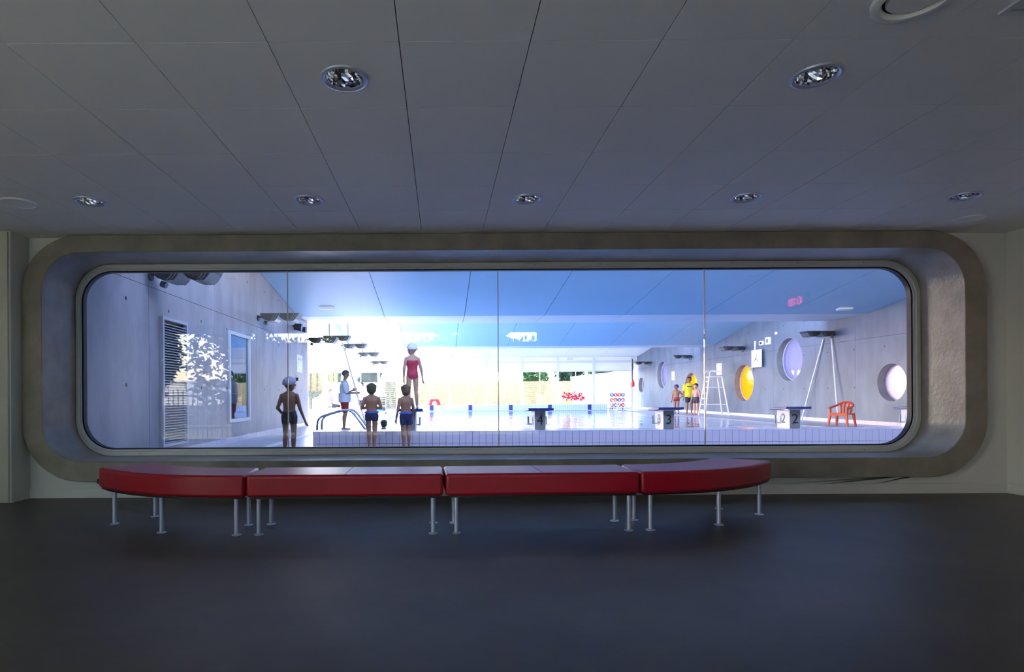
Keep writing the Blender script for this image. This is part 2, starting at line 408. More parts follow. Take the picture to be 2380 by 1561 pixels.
# ================================================================== pool hall
XL, XR, YN, YF = -4.49, 13.46, 6.22, 39.5
PL, PR = -2.3, 11.4                                   # pool sides
def ring_xy(o, i, z0, z1):
    b = B().ring([(x, y) for x, y in rect_loop(*o)], [(x, y) for x, y in rect_loop(*i)], z0, z1)
    b.v = [(x, z, y) for x, y, z in b.v]; return b
grid_mat('deck_grid', (176, 180, 196), (120, 124, 142), .2, .2, .012, .28)
struct(ring_xy((-10.6, 13.6, YN, 40.2), (PL, PR, 11.9, 36.95), -.3, 0).build('pool_deck', 'deck_grid'), 'tiled deck around the swimming pool')
struct(B().box(PL, PR, 11.9, 36.95, -.3, -.03).build('pool_water', 'water'), 'bright rippled water of the swimming pool')
tag(B().box(-3.52, -3.30, YN, 36.9, 0, .006).build('drain_channel', 'plain_white', origin=(-3.4, 20, 0)), 'white drain channel running along the pool deck', 'drain', kind='structure')
# near end wall of the pool, clad with upright tiles
PZ, PYF = .295, 11.3
pl = struct(empty('trim_1', (0, PYF, 0)), 'raised pool end wall clad with pale lilac tiles')
B().box(-2.515, 13.2, .012, .64, 0, PZ-.012).build('core', 'grout', pl)
tw, pit = .1245, .1308
t1 = B().box(0, tw, 0, .014, 0, .226).mesh('tile'); t2 = B().box(0, tw, 0, .014, 0, .052).mesh('tile'); t3 = B().box(0, .1245*2+.0063, 0, .645, 0, .014).mesh('coping_tile')
for q in (t1, t2, t3): q.materials.append(MATS['white_tile'])
for i in range(120):
    x = -2.52 + i*pit
    if x > 13.1: break
    link_mesh('tile', t1, pl, (x, 0, .058)); link_mesh('tile', t2, pl, (x, 0, 0))
    if i % 2 == 0: link_mesh('coping_tile', t3, pl, (x, -.003, PZ-.012))
# far end wall of the pool
grid_mat('far_tile', (196, 214, 240), (130, 150, 190), .131, .125, .012, .25, 'XZ')
fr = struct(B().box(PL-.2, 10.5, 36.95, 37.3, 0, .37).build('trim_2', 'far_tile'), 'raised far end wall of the pool with blue lane squares')
for k, u in enumerate((1003, 1093, 1187, 1278, 1370)):
    x = (u-1025)*36.95/F
    B().box(x-.12, x+.12, 36.935, 36.95, .02, .36).build('lane_square', 'block_blue', fr)
B().box(10.5, 10.65, 36.95, 37.3, 0, .37).build('end_block', 'far_tile', fr)
# ---- side walls
def wall_skirt(name, x, y0, y1, side, lab, strip_to=None):
    s = struct(empty(name, (x, 0, 0)), lab); n = int((y1-y0)/.25)
    me = B().box(0, .012*side, 0, .245, .002, .122).mesh('tile'); me.materials.append(MATS['white_tile'])
    for i in range(n): link_mesh('tile', me, s, (0, y0+i*.25, 0))
    if strip_to:
        gm = grid_mat('skirt_far', (214, 216, 232), (120, 124, 150), .25, 10, .008, .25, 'YZ')
        B().box(0, .012*side, y0+n*.25, strip_to, .002, .122).build('tile_strip', 'skirt_far', s)
wall_skirt('baseboard_pool_left', XL, YN, 19.35, 1, 'row of white skirting tiles along the louvred concrete wall')
wall_skirt('baseboard_pool_right', XR, 14.0, 24.0, -1, 'row of white skirting tiles under the round windows', 39.4)
wpl = struct(B().box(XL-.35, XL-.02, YN, 19.4, 0, 5.2).build('wall_pool_left', 'grout'), 'grey cast concrete wall with louvre and tall window')
JY = [YN, 8.86, 11.44, 14.02, 16.6, 19.4]
WY0, WY1, WZ0, WZ1 = 12.2, 13.47, .47, 2.37
for a, c in zip(JY, JY[1:]):
    for z0, z1 in ((.0, 2.70), (2.70, 5.1)):
        o = B().box(XL-.02, XL, a+.004, c-.004, z0+.004, z1-.004).build('panel', 'concrete_left_lit', wpl)
        if a < WY0 < c and z0 < 1: cut(o, [B().box(XL-.1, XL+.1, WY0, WY1, WZ0, WZ1)]); finish(o, 'concrete_left_lit', wpl)
B().box(XL-.345, XL-.001, 19.4, 19.42, 0, 5.1).build('end_face', 'soffit_white', wpl)
cut(wpl, [B().box(XL-.16, XL+.1, WY0, WY1, WZ0, WZ1)]); finish(wpl, 'grout')
w2 = struct(empty('window_2', (XL, (WY0+WY1)/2, WZ0)), 'tall narrow interior window in the concrete wall')
def ringx(y0, y1, z0, z1, t, x0, x1):
    b = B().ring(rect_loop(y0, y1, z0, z1), rect_loop(y0+t, y1-t, z0+t, z1-t), x0, x1); b.v = [(y, x, z) for x, y, z in b.v]; return b
h = (WY1-WY0)/2
ringx(-h-.03, h+.03, -.03, WZ1-WZ0+.03, .075, -.03, .03).build('frame', 'alu', w2)
B().box(-.018, -.008, -h+.04, h-.04, .04, WZ1-WZ0-.04).build('pane', 'window_glass', w2)
# louvred panel
LY0, LY1, LZ0, LZ1 = 9.17, 10.08, .19, 2.29
lv = thing('louvre_panel', 'tall grey metal louvre on the concrete wall beside the pool', 'louvre', (XL, (LY0+LY1)/2, LZ0))
h = (LY1-LY0)/2; hz = LZ1-LZ0
mat('louvre_grey', (176, 178, 190), .4, metal=.3)
ringx(-h, h, 0, hz, .05, 0, .07).build('frame', 'louvre_grey', lv, bevel=.004)
B().box(.001, .008, -h+.05, h-.05, .05, hz-.05).build('backing', 'dark_void', lv)
ns = 45; me = B().prism([(.012, .0), (.062, -.026), (.062, -.018), (.012, .008)], 'Y', -h+.05, h-.05)
me.v = [(x, y, z) for x, y, z in me.v]; me = me.mesh('slat'); me.materials.append(MATS['louvre_grey'])
for i in range(ns): link_mesh('slat', me, lv, (0, 0, .085 + i*(hz-.14)/ns))
# right wall with round windows
PORT = [(25.6, 1.47, .82, 'yellow_pane', 'low yellow round window beside the wall clock'), (22.25, 2.30, .84, 'lavender_pane', 'high pale round window behind the leaning poles'),
        (17.2, 1.31, .575, 'pink_pane', 'low pale round window nearest the viewing glass'), (35.0, 2.15, .82, 'lavender_pane', 'high pale round window far along the pool wall'),
        (31.0, 1.32, .81, 'yellow_pane', 'low yellow round window behind the lifeguard'), (38.7, 1.6, .52, 'lavender_pane', 'small round window at the far end of the pool wall')]
cyl = lambda y, z, r, x0, x1: B().lathe([(r, x0), (r, x1)], (0, y, z), 48, 'X')
def solid_cyl(y, z, r, x0, x1): return B().cone((x0, y, z), (x1, y, z), r, r, 48)
wpr = struct(B().box(XR+.02, XR+.36, YN, 40.2, 0, 5.2).build('wall_pool_right', 'grout'), 'grey cast concrete wall pierced by round windows')
cut(wpr, [solid_cyl(y, z, r, XR-.2, XR+.6) for y, z, r, m, l in PORT]); finish(wpr, 'grout')
JR = [YN, 9.0, 11.58, 14.16, 16.74-.9, 18.1, 19.35, 21.0, 23.15, 25.75, 28.3, 30.9, 33.5, 36.1, 38.0, 40.2]
JR = [YN, 9.07, 11.65, 14.2, 16.1, 18.7, 20.7, 23.3, 25.75, 28.35, 30.95, 33.55, 36.15, 38.0, 40.2]
for a, c in zip(JR, JR[1:]):
    for z0, z1 in ((0, 2.72), (2.72, 5.1)):
        o = B().box(XR, XR+.02, a+.004, c-.004, z0+.004, z1-.004).build('panel', 'concrete_right_shade', wpr)
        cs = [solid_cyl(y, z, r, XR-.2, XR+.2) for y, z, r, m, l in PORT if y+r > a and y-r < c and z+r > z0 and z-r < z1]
        if cs: cut(o, cs); finish(o, 'concrete_right_shade', wpr)
mat('reveal_grey', (128, 130, 128), .7, var=.15, scale=4)
for k, (y, z, r, m, l) in enumerate(PORT):
    o = struct(empty('window_%d' % (3+k), (XR, y, z)), l)
    B().lathe([(r, 0), (r, .36), (r-.012, .36), (r-.012, 0)], n=48, axis='X', closed=True).build('reveal', 'reveal_grey', o, smooth=True)
    B().lathe([(r-.012, .24), (r-.012, .30), (r-.05, .30), (r-.05, .24)], n=48, axis='X', closed=True).build('frame', 'alu', o, smooth=True)
    B().cone((.262, 0, 0), (.274, 0, 0), r-.05, r-.05, 48).build('pane', m, o)
# ---- roof of the hall: sawtooth bays with upright skylights facing the viewer
def bay(y0, z0, y1, z1, y2, name, mslope, mflat, strips=True):
    ro = struct(B().prism([(y0, z0+.06), (y1, z1+.06), (y2, z1+.06), (y2, z1+.26), (y1, z1+.26), (y0, z0+.26)], 'X', XL-.36, XR+.36).build(name, 'roof_out'))
    xs = [XL, -4.3+.0] + [-1.77+2.53*i for i in range(7)]
    xs = [XL] + [-1.77+2.525*i for i in range(6)] + [XR]
    for a, c in zip(xs, xs[1:]):
        B().prism([(y0, z0), (y1, z1), (y1, z1+.06), (y0, z0+.06)], 'X', a+.008, c-.008).build('panel', mslope, ro)
        if y2 > y1: B().prism([(y1, z1), (y2, z1), (y2, z1+.06), (y1, z1+.06)], 'X', a+.008, c-.008).build('soffit_panel', mflat, ro)
    return ro
struct(B().box(XL-.36, XR+.36, YN-.02, 8.0, 3.5, 3.75).build('ceiling_entry', 'soffit_white'))  # slot past this slab is added so sun bounces up to the window
struct(B().box(XL-.36, XR+.36, 8.45, 8.6, 3.5, 3.75).build('trim_3', 'soffit_white'))  # far edge of the added roof slot
bay(8.6, 4.9, 18.2, 3.5, 20.0, 'ceiling_pool', 'hall_ceiling', 'soffit_white')
bay(20.0, 5.0, 28.4, 3.4, 29.7, 'ceiling_middle', 'hall_ceiling', 'soffit_white')
bay(29.7, 4.95, 39.9, 3.5, 39.9, 'ceiling_far', 'soffit_white', 'soffit_white')
struct(B().box(-6.8, XR+.36, 6.0, YN, 2.8, 3.76).build('wall_over_window', 'white_wall'))
struct(B().box(5.9, XR+.36, 6.0, YN, 0, 2.8).build('wall_beside_window', 'white_wall'))
# wing on the left; its big rooflight is added to flood it with sun
struct(B().box(XL-.35, XL, 19.44, YF, 3.5, 5.2).build('wall_above_wing', 'soffit_white'), 'white upper wall above the bright side wing')
struct(ring_xy((-10.7, XL-.35, 19.44, 39.9), (-9.9, -5.2, 20.6, 38.6), 3.5, 3.75).build('ceiling_wing', 'soffit_white'), 'white ceiling of the bright side wing around an added rooflight')
struct(B().box(-10.7, XL-.35, 19.2, 19.42, 0, 3.75).build('wall_wing', 'soffit_white'))
wg = struct(empty('wall_wing_side', (-10.65, 29.5, 0)), 'glazed side of the wing')
for i in range(9): B().box(-.05, .05, -10+i*2.5-.05, -10+i*2.5+.05, 0, 3.5).build('mullion', 'white_paint', wg)
# ---- far facade
fa = struct(empty('wall_far', (0, YF, 0)), 'white framed glazed facade at the far end of the pool')
MX = [-10.6] + [-9.2+2.46*i for i in range(9)] + [13.1]
for x in MX: B().box(x-.07, x+.07, -.06, .1, 0, 3.5).build('mullion', 'facade_white', fa)
B().box(-10.6, XR, -.08, .12, 3.18, 3.32).build('beam', 'facade_white', fa)
B().box(-10.6, XR, 0, .06, 3.32, 4.2).build('fascia', 'soffit_white', fa)
for a, c in zip(MX, MX[1:]):
    B().box(a+.07, c-.07, -.03, .03, 2.56, 2.64).build('transom', 'facade_white', fa)
    B().box(a+.07, c-.07, .0, .012, 2.64, 3.18).build('blind', 'soffit_white', fa)
    B().box(a+.07, c-.07, .02, .03, .08, 2.56).build('pane', 'facade_glass', fa)
    B().box(a+.07, c-.07, -.04, .06, 0, .08).build('sill', 'facade_white', fa)
    B().box((a+c)/2-.025, (a+c)/2+.025, -.02, .05, .08, 2.56).build('mullion_thin', 'facade_white', fa)
d1 = struct(empty('door_1', (-3.55, YF-.07, 0)), 'white framed glass door in the far facade')
B().ring(rect_loop(-.55, .55, 0, 2.3), rect_loop(-.46, .46, .1, 2.2), 0, .05).build('frame', 'facade_white', d1)
B().box(-.46, .46, .02, .028, .1, 2.2).build('pane', 'facade_glass', d1)
B().box(.36, .39, -.05, 0, .9, 1.25).build('handle', 'alu', d1)
# ================================================================== outdoors
struct(B().box(-90, 110, -90, 130, -.6, -.32).build('ground', 'ground_pale'), 'pale open ground around the building')
struct(B().box(-10.6, 13.8, 40.2, 60, -.32, -.1).build('terrace', 'ground_pale'))

# ================================================================== viewing room things
def downlight():
    t = empty('recessed_downlight')
    B().lathe([(.118, 0), (.116, -.008), (.104, -.011), (.094, -.004), (.094, .006), (.1, .01)], n=40).build('trim_ring', 'brushed_steel', t, smooth=True)
    prof = [(.0945, .002), (.092, .018), (.088, .034), (.082, .05), (.074, .066), (.064, .08), (.05, .092), (.036, .1)]
    b = B().lathe(prof, n=26)
    b.v = [(x*(1+.012*((i*7) % 5-2)/2), y*(1+.012*((i*7) % 5-2)/2), z) for i, (x, y, z) in enumerate(b.v)]
    b.build('reflector', 'chrome', t)
    B().lathe([(.0, .14), (.055, .14), (.055, .088), (.05, .084), (0, .084)], n=20).build('lamp_holder', 'dark_void', t)
    B().lathe([(.0, .05), (.012, .054), (.016, .066), (.014, .098)], n=14).build('bulb', 'plain_white', t, smooth=True)
    return t
DL = downlight()
LAB = ['large looking downlight in the nearer ceiling row, left of the middle', 'large looking downlight in the nearer ceiling row, right of the middle'] + \
      ['recessed downlight, first from the left in the ceiling row near the window', 'recessed downlight, second from the left in the ceiling row near the window',
       'recessed downlight, middle one of the ceiling row near the window', 'recessed downlight, fourth from the left in the ceiling row near the window',
       'recessed downlight, last on the right in the ceiling row near the window']
for k, (x, y) in enumerate(HOLES):
    o = DL if k == 0 else copy_tree(DL)
    o.location = (x, y, CZ); tag(o, LAB[k], 'downlight', 'recessed ceiling downlights'); o.rotation_euler[2] = k*.7
def disc(name, lab, x, y, r, z=CZ):
    t = thing(name, lab, 'speaker', (x, y, z))
    B().lathe([(0, -.012), (r*.86, -.011), (r*.9, -.006)], n=40).build('grille', 'plain_white', t, smooth=True)
    B().lathe([(r*.9, -.004), (r*.92, -.014), (r*.98, -.012), (r, 0)], n=40).build('rim', 'plain_white', t, smooth=True)
disc('ceiling_speaker', 'flat white round ceiling disc at the left above the wall return', -3.413, 4.665, .125)
disc('ceiling_speaker', 'flat pale round ceiling disc above the upper right window corner', 4.81, 5.237, .12)
t = thing('ceiling_detector', 'thick ringed round ceiling diffuser cut by the top of the picture', 'diffuser', (1.9, 2.29, CZ))
B().lathe([(.15, 0), (.148, -.018), (.135, -.024), (.12, -.022), (.11, -.004)], n=48).build('ring', 'panel_white', t, smooth=True)
B().lathe([(0, -.014), (.094, -.014), (.1, -.008), (.1, 0)], n=40).build('plate', 'panel_white', t, smooth=True)
B().lathe([(.1, -.002), (.112, -.002)], n=40).build('gap', 'dark_void', t)
t = thing('air_grille', 'dark square air grille in the ceiling corner at upper right', 'grille', (2.5, 2.23, CZ))
bb = ring_xy((-.17, .17, -.17, .17), (-.145, .145, -.145, .145), -.012, 0); bb.build('frame', 'alu', t)
B().box(-.145, .145, -.145, .145, -.003, -.001).build('backing', 'dark_void', t)
me = B().prism([(-.012, -.004), (.008, -.012), (.01, -.01), (-.01, -.002)], 'X', -.145, .145).mesh('slat'); me.materials.append(MATS['alu'])
for i in range(9): link_mesh('slat', me, t, (0, -.125+i*.031, 0))
# digital clock on the end wall, seen only as a reflection in the glass
t = thing('digital_clock', 'red digital clock on the right wall, seen mirrored in the window glass', 'clock', (5.62, 3.34, 2.44))
B().box(-.05, 0, -.26, .26, -.1, .1).build('case', 'black_plastic', t, bevel=.006)
SEG = {'0': 'abcdef', '1': 'bc', '8': 'abcdefg'}
bars = {'a': (0, .055, 'h'), 'g': (0, 0, 'h'), 'd': (0, -.055, 'h'), 'f': (-.03, .0275, 'v'), 'b': (.03, .0275, 'v'), 'e': (-.03, -.0275, 'v'), 'c': (.03, -.0275, 'v')}
for ch, cx in zip('10 08', (-.16, -.07, 0, .07, .16)):
    b = B()
    if ch == ' ':
        for z in (.025, -.025): B().box(-.054, -.05, -.006, .006, z-.006, z+.006).build('dot', 'led_red', t)
        continue
    else:
        for sgm in SEG[ch]:
            sx, sz, d = bars[sgm]; yy = -(cx+sx)
            if d == 'h': b.box(-.054, -.05, yy-.022, yy+.022, sz-.0035, sz+.0035)
            else: b.box(-.054, -.05, yy-.0035, yy+.0035, sz-.022, sz+.022)
    b.build('digit', 'led_red', t)

# ------------------------------------------------------------------ red bench, four modules
SZ0, SZ1 = .278, .437
def legset(t, spots):
    for x, y in spots:
        B().cone((x, y, .004), (x, y, SZ0+.01), .0165, .0165, 16).build('leg', 'brushed_steel', t, smooth=True)
        B().lathe([(0, .009), (.022, .009), (.034, .004), (.034, 0), (0, 0)], (x, y, 0), 20).build('foot', 'brushed_steel', t, smooth=True)
def cushion(t, poly, seam=None):
    o = B().prism(poly, 'Z', SZ0, SZ1).build('cushion', 'red_leather', t, bevel=.022, seg=4)
    for p in o.data.polygons: p.use_smooth = True
    o.data.set_sharp_from_angle(angle=math.radians(30))
    if seam: B().prism(seam, 'Z', SZ1-.002, SZ1+.0012).build('seam', 'seam_red', o)
    B().prism([(x*.96+sum(p[0] for p in poly)/len(poly)*.04, y*.96+sum(p[1] for p in poly)/len(poly)*.04) for x, y in poly], 'Z', SZ0-.012, SZ0+.004).build('base_board', 'black_plastic', t)
mat('seam_red', (96, 16, 28), .6)
def straight(lab, x0, x1, y0, y1, legs):
    """front edge runs (x0,y0)-(x1,y1)"""
    t = thing('bench_module', lab, 'bench', ((x0+x1)/2, (y0+y1)/2, 0), 0, 'red upholstered bench modules')
    cx, cy0 = (x0+x1)/2, (y0+y1)/2; a = math.atan2(y1-y0, x1-x0); nx, ny = -math.sin(a), math.cos(a); D = .465
    q = [(x0-cx, y0-cy0), (x1-cx, y1-cy0), (x1-cx+nx*D, y1-cy0+ny*D), (x0-cx+nx*D, y0-cy0+ny*D)]
    sm = [(nx*.025-.0015, ny*.025), (nx*.025+.0015, ny*.025), (nx*(D-.02)+.0015, ny*(D-.02)), (nx*(D-.02)-.0015, ny*(D-.02))]
    cushion(t, q, sm); legset(t, [(x-cx, y-cy0) for x, y in legs])
straight('straight red padded bench module left of the bench middle', -1.395, .012, 4.098, 4.112, [(-1.321, 4.159), (-1.330, 4.493), (-.062, 4.169), (-.064, 4.507)])
straight('straight red padded bench module right of the bench middle', .03, 1.437, 4.113, 4.165, [(.106, 4.179), (.095, 4.517), (1.375, 4.229), (1.366, 4.548)])
def curved(lab, c, sgn, a0, a1, legs):
    t = thing('bench_module', lab, 'bench', (c[0], c[1], 0), 0, 'red upholstered bench modules'); n = 22; Ro, Ri = 1.712, 1.25
    th = [math.radians(a0+(a1-a0)*i/n) for i in range(n+1)]
    cushion(t, [(sgn*Ro*math.sin(q), -Ro*math.cos(q)) for q in th] + [(sgn*Ri*math.sin(q), -Ri*math.cos(q)) for q in reversed(th)])
    legset(t, [(x-c[0], y-c[1]) for x, y in legs]); return t
curved('curved red padded bench module at the right end, bending to the window', (1.42, 5.885), 1, 1.0, 52, [(1.536, 4.238), (1.528, 4.574), (2.114, 4.393), (2.407, 5.002), (2.626, 4.761)])
tl = curved('curved red padded bench module at the left end, bending to the window', (-1.515, 5.802), -1, -3.6, 46.3, [(-1.480, 4.150), (-1.496, 4.467), (-2.064, 4.242), (-2.578, 4.538), (-2.393, 4.807)])
q = math.radians(46.3); px, py = -1.735*math.sin(q), -1.735*math.cos(q)
B().box(px+.01, px+.045, py+.01, py+.04, .305, .345).build('end_clip', 'black_plastic', tl)

# ================================================================== pool hall things
def starting_block(num, x, lab):
    t = thing('starting_block', lab, 'starting block', (x, 11.5, PZ+.002), 0, 'starting blocks along the near pool end')
    B().box(-.103, .103, 0, .42, 0, .385).build('column', 'block_grey', t, bevel=.006)
    s = B().box(-.112, -.103, .0, .42, 0, .385).build('lit_side', 'block_lit_white', t)  # side faces coloured white to carry the light falling from the left
    B().box(.103, .112, .0, .42, 0, .385).build('lit_side', 'block_lit_white', t)
    pl_ = B().add([(-.25, -.13, .392), (.25, -.13, .392), (.25, .46, .36), (-.25, .46, .36), (-.25, -.13, .438), (.25, -.13, .438), (.25, .46, .40), (-.25, .46, .40)],
            [(0,3,2,1),(4,5,6,7),(0,1,5,4),(1,2,6,5),(2,3,7,6),(3,0,4,7)]).build('platform', 'block_blue', t, bevel=.008)
    B().box(-.16, .16, -.02, .40, .375, .392).build('bracket', 'stainless', t)
    g = B().tube([(-.18, .36, .1), (.18, .36, .1)], .013).build('grip_bar', 'stainless', t)
    for s_ in (-1, 1): B().tube([(s_*.18, .36, .085), (s_*.18, .36, .255)], .019).build('grip_post', 'stainless', g)
    text('number', str(num), .27, .002, 'number_black', t, (0, -.004, .185), (PI/2, 0, 0))
    text('number', str(num), .27, .002, 'number_black', t, (-.116, .2, .185), (PI/2, 0, -PI/2))
for num, x in ((5, -.62), (4, 1.977), (3, 4.547), (2, 7.07), (1, 9.64)):
    starting_block(num, x, {5: 'blue topped starting block number 5 under the swimmer in red', 4: 'blue topped starting block numbered four, near the middle of the glass', 3: 'blue topped starting block numbered three, before the lifeguard group',
                            2: 'blue topped starting block numbered two, left of the orange chair', 1: 'starting block half hidden by the right edge of the window'}[num])
# stainless pool ladder rails, near left
t = thing('pool_handrail', 'pair of bent stainless pool handrails behind the tiled end wall', 'handrail', (-2.3, 13.25, 0))
for dy in (-.25, .25):
    B().tube([(-.5, dy, 0), (-.5, dy, .32), (-.49, dy, .42), (-.46, dy, .48), (-.4, dy, .53), (-.28, dy, .575), (.0, dy, .655), (.1, dy, .675), (.2, dy, .67), (.27, dy, .645), (.33, dy, .59), (.8, dy, -.05)], .024, 12).build('rail', 'stainless', t, smooth=True)
    B().lathe([(0, .012), (.05, .012), (.055, 0)], (-.5, dy, 0), 16).build('flange', 'stainless', t)
# far pool ladder
t = thing('pool_ladder', 'white far pool ladder beside the float trolley', 'ladder', (11.0, 36.6, 0))
for dx in (-.0, .5):
    B().tube([(dx-.55, -.6, -.05), (dx-.2, -.3, .45), (dx-.05, -.15, .62), (dx+.1, 0, .66), (dx+.22, .12, .55), (dx+.25, .15, 0)], .03, 8).build('rail', 'white_paint', t, smooth=True)
for k in range(3): B().box(-.5+k*.12, .1+k*.12, -.6+k*.12, -.52+k*.12, .0+k*.15, .03+k*.15).build('tread', 'white_paint', t)

# wall and pendant light fixtures
def head_mesh():
    b = B(); n = 9
    prof = [(-.22, .09), (-.225, .06), (-.2, .0), (-.13, -.065), (-.03, -.1), (.1, -.095), (.17, -.05), (.24, .05), (.255, .09)]
    return b.prism(prof, 'Y', -.2, .2).mesh('head')
HEAD = head_mesh(); HEAD.materials.append(MATS['fixture_black'])
def fin_mesh():
    return B().prism([(0, .088), (.014, .092), (-.07, -.05), (-.13, -.104), (-.15, -.105), (-.09, -.05)], 'Y', -.204, .204).mesh('fin')
FIN = fin_mesh(); FIN.materials.append(MATS['fixture_fin'])
def fixture(lab, x, y, z, dx, rod=None):
    """two boat-shaped heads on an arm that reaches from a wall (dx = +1 to the right, -1 to the left) or hangs on a rod"""
    t = thing('light_fixture', lab, 'light fixture', (x, y, z), 0 if dx > 0 else PI, 'black boat shaped pool lights')
    if rod: B().cone((.3, 0, .07), (.3, 0, rod), .014, .014, 8).build('rod', 'iron_black', t)
    else: B().lathe([(.0, 0), (.07, 0), (.07, .03), (0, .03)], n=16, axis='X').build('wall_plate', 'fixture_black', t)
    B().tube([(.0, 0, .03), (.95, 0, .03)], .022, 8).build('arm', 'fixture_black', t)
    for hx in (.34, .80):
        hd = link_mesh('head', HEAD, t, (hx, 0, 0))
        for k in range(3):
            f = link_mesh('fin', FIN, hd, (.25-k*.055, 0, .002))
    B().cone((.12, .12, -.09), (.2, .12, -.12), .05, .05, 14).build('ballast', 'fixture_fin', t)
for lab, x, y, z, dx, rod in (
    ('black double light on the concrete wall above the louvre', XL, 8.9, 2.86, 1, None),
    ('black double light high on the wall left of the nearest glass joint', XL, 14.15, 2.92, 1, None),
    ('black double light at the far end of the louvred wall', XL, 19.2, 2.84, 1, None),
    ('black double light above the leaning poles', XR, 19.7, 3.02, -1, None),
    ('black double light above the yellow window and lifeguard chair', XR, 25.5, 2.99, -1, None),
    ('black double light above the lifeguard', XR, 30.9, 2.98, -1, None),
    ('smallest black double light, farthest along the round window wall', XR, 36.9, 2.98, -1, None),
    ('hanging black light on a rod just right of the concrete wall end', -4.25, 20.4, 3.02, 1, 1.87),
    ('hanging black light on a rod above the person with the white cap', -4.0, 23.0, 2.97, 1, 1.44),
    ('hanging black light on a rod behind the round column', -4.0, 27.4, 2.95, 1, .62),
    ('farthest hanging black light near the glass door', -4.2, 34.2, 2.95, 1, 1.34)):
    fixture(lab, x, y, z, dx, rod)
for k, (u, v) in enumerate(((681, 757), (691, 762))):
    y = -XL*F/(1025-u); z = 1+(918-v)*y/F
    t = thing('wall_speaker', ['round black speaker on the concrete wall below the ceiling', 'small square black speaker near the concrete wall end'][k], 'speaker', (XL, y, z))
    B().cone((.06, 0, 0), (.28, 0, -.03), .1-.03*k, .12-.03*k, 18).build('body', 'fixture_black', t, smooth=True)
    B().cone((0, 0, .03), (.1, 0, 0), .03, .03, 10).build('bracket', 'iron_black', t)
# emergency lights on the sloping ceiling
for lab, x, y in (('white slim emergency light on the ceiling near the concrete wall', -3.41, 17.2), ('white slim emergency light on the ceiling above the leaning poles', 12.35, 17.6)):
    z = 3.5+.1458*(18.2-y)
    t = thing('emergency_light', lab, 'light', (x, y, z)); t.rotation_euler[0] = -math.atan(.1458)
    B().box(-.21, .21, -.09, .09, -.05, 0).build('body', 'plain_white', t, bevel=.01)
    B().box(-.18, .18, -.07, .07, -.062, -.05).build('diffuser', 'soffit_white', t, bevel=.005)
# round white column with a lifebuoy pole, and the extinguisher
t = thing('round_column', 'thick round white column behind the person in the white cap', 'column', (-4.72, 30.0, 0)); 
B().lathe([(.3, 0), (.3, 3.5)], n=28).build('shaft', 'plain_white', t, smooth=True)
B().lathe([(.3, 0), (.33, 0), (.33, .1), (.3, .1)], n=28).build('collar', 'stainless', t)
tag(t, kind='structure')
t = thing('fire_extinguisher', 'small red fire extinguisher hanging by the far facade corner', 'extinguisher', (13.1, 39.315, 1.5))
B().lathe([(0, 0), (.11, .01), (.12, .05), (.12, .32), (.08, .4), (.03, .43), (0, .43)], n=18).build('cylinder', 'red_foam', t, smooth=True)
B().box(-.05, .05, -.02, .02, .43, .5).build('valve', 'black_plastic', t)
B().tube([(0, 0, .5), (0, .02, 1.9)], .03, 8).build('hanger', 'iron_black', t)
for k, u in enumerate((922, 1330)):
    x = (u-1025)*39.0/F
    t = thing('exit_sign', ['exit sign above the glass door in the far facade', 'exit sign above the middle of the far facade'][k], 'sign', (x, 39.455, 3.43))
    B().box(-.3, .3, 0, .045, -.1, .1).build('board', 'plain_white', t)
    mat('sign_green%d' % k, (60, 130, 100), .5)
    text('lettering', 'EXIT', .2, .002, 'sign_green%d' % k, t, (0, -.004, 0), (PI/2, 0, 0))

# wall clock board and small boxes on the right wall
t = thing('wall_clock', 'square white poolside clock with thin hands beside the yellow window', 'clock', (XR, 24.3, 2.47))
B().box(-.16, -.1, -.36, .36, -.37, .37).build('board', 'plain_white', t, bevel=.01)
mat('clock_face', (214, 226, 206), .4)
B().lathe([(0, -.166), (.3, -.166), (.3, -.16)], n=40, axis='X').build('dial', 'clock_face', t)
for a, l in ((.5, .16), (-2.3, .26), (2.2, .2)):
    B().prism([(-.012, -.03), (.012, -.03), (.008, l), (-.008, l)], 'X', -.172, -.168).build('hand', 'number_black', t).rotation_euler[0] = a
for k in range(12):
    a = k*PI/6; B().box(-.17, -.167, .26*math.sin(a)-.008, .26*math.sin(a)+.008, .26*math.cos(a)-.008, .26*math.cos(a)+.008).build('hour_mark', 'number_black', t)
B().cone((-.1, 0, 0), (0, 0, 0), .03, .03, 10).build('mount', 'stainless', t)
def wall_box(name, lab, cat, u, v, w, h, m='plain_white', depth=.08, mark=True):
    y = XR*F/(u-1025); z = 1+(918-v-.0055*(u-1025))*y/F
    t = thing(name, lab, cat, (XR, y, z))
    B().box(-depth, 0, -w/2, w/2, -h/2, h/2).build('case', m, t, bevel=.008)
    if mark: B().box(-depth-.003, -depth, -w*.25, w*.25, -h*.25, h*.25).build('display', 'number_black' if cat == 'display' else 'reveal_grey', t)
wall_box('alarm_box', 'white wall box high right of the square clock', 'alarm', 1788, 792, .3, .3)
wall_box('number_display', 'small display plate above the square clock', 'display', 1773, 797, .28, .18, mark=True)
wall_box('socket_box', 'small grey box between the yellow window and the clock', 'socket', 1750, 858, .2, .2, 'louvre_grey')
wall_box('notice', 'pale notice on the wall left of the lifeguard', 'notice', 1565, 873, .4, .5, 'plain_white', .01, False)
wall_box('camera_box', 'tiny white sensor on the wall above the high pale window', 'sensor', 1806, 774, .1, .1, 'plain_white', .06, False)
wall_box('conduit_box', 'slim white conduit above the square clock', 'conduit', 1757, 803, .07, .4, 'plain_white', .05, False)
t = thing('call_point', 'small yellow and black call point on the bright concrete wall end', 'call point', (XL, 17.9, 1.52))
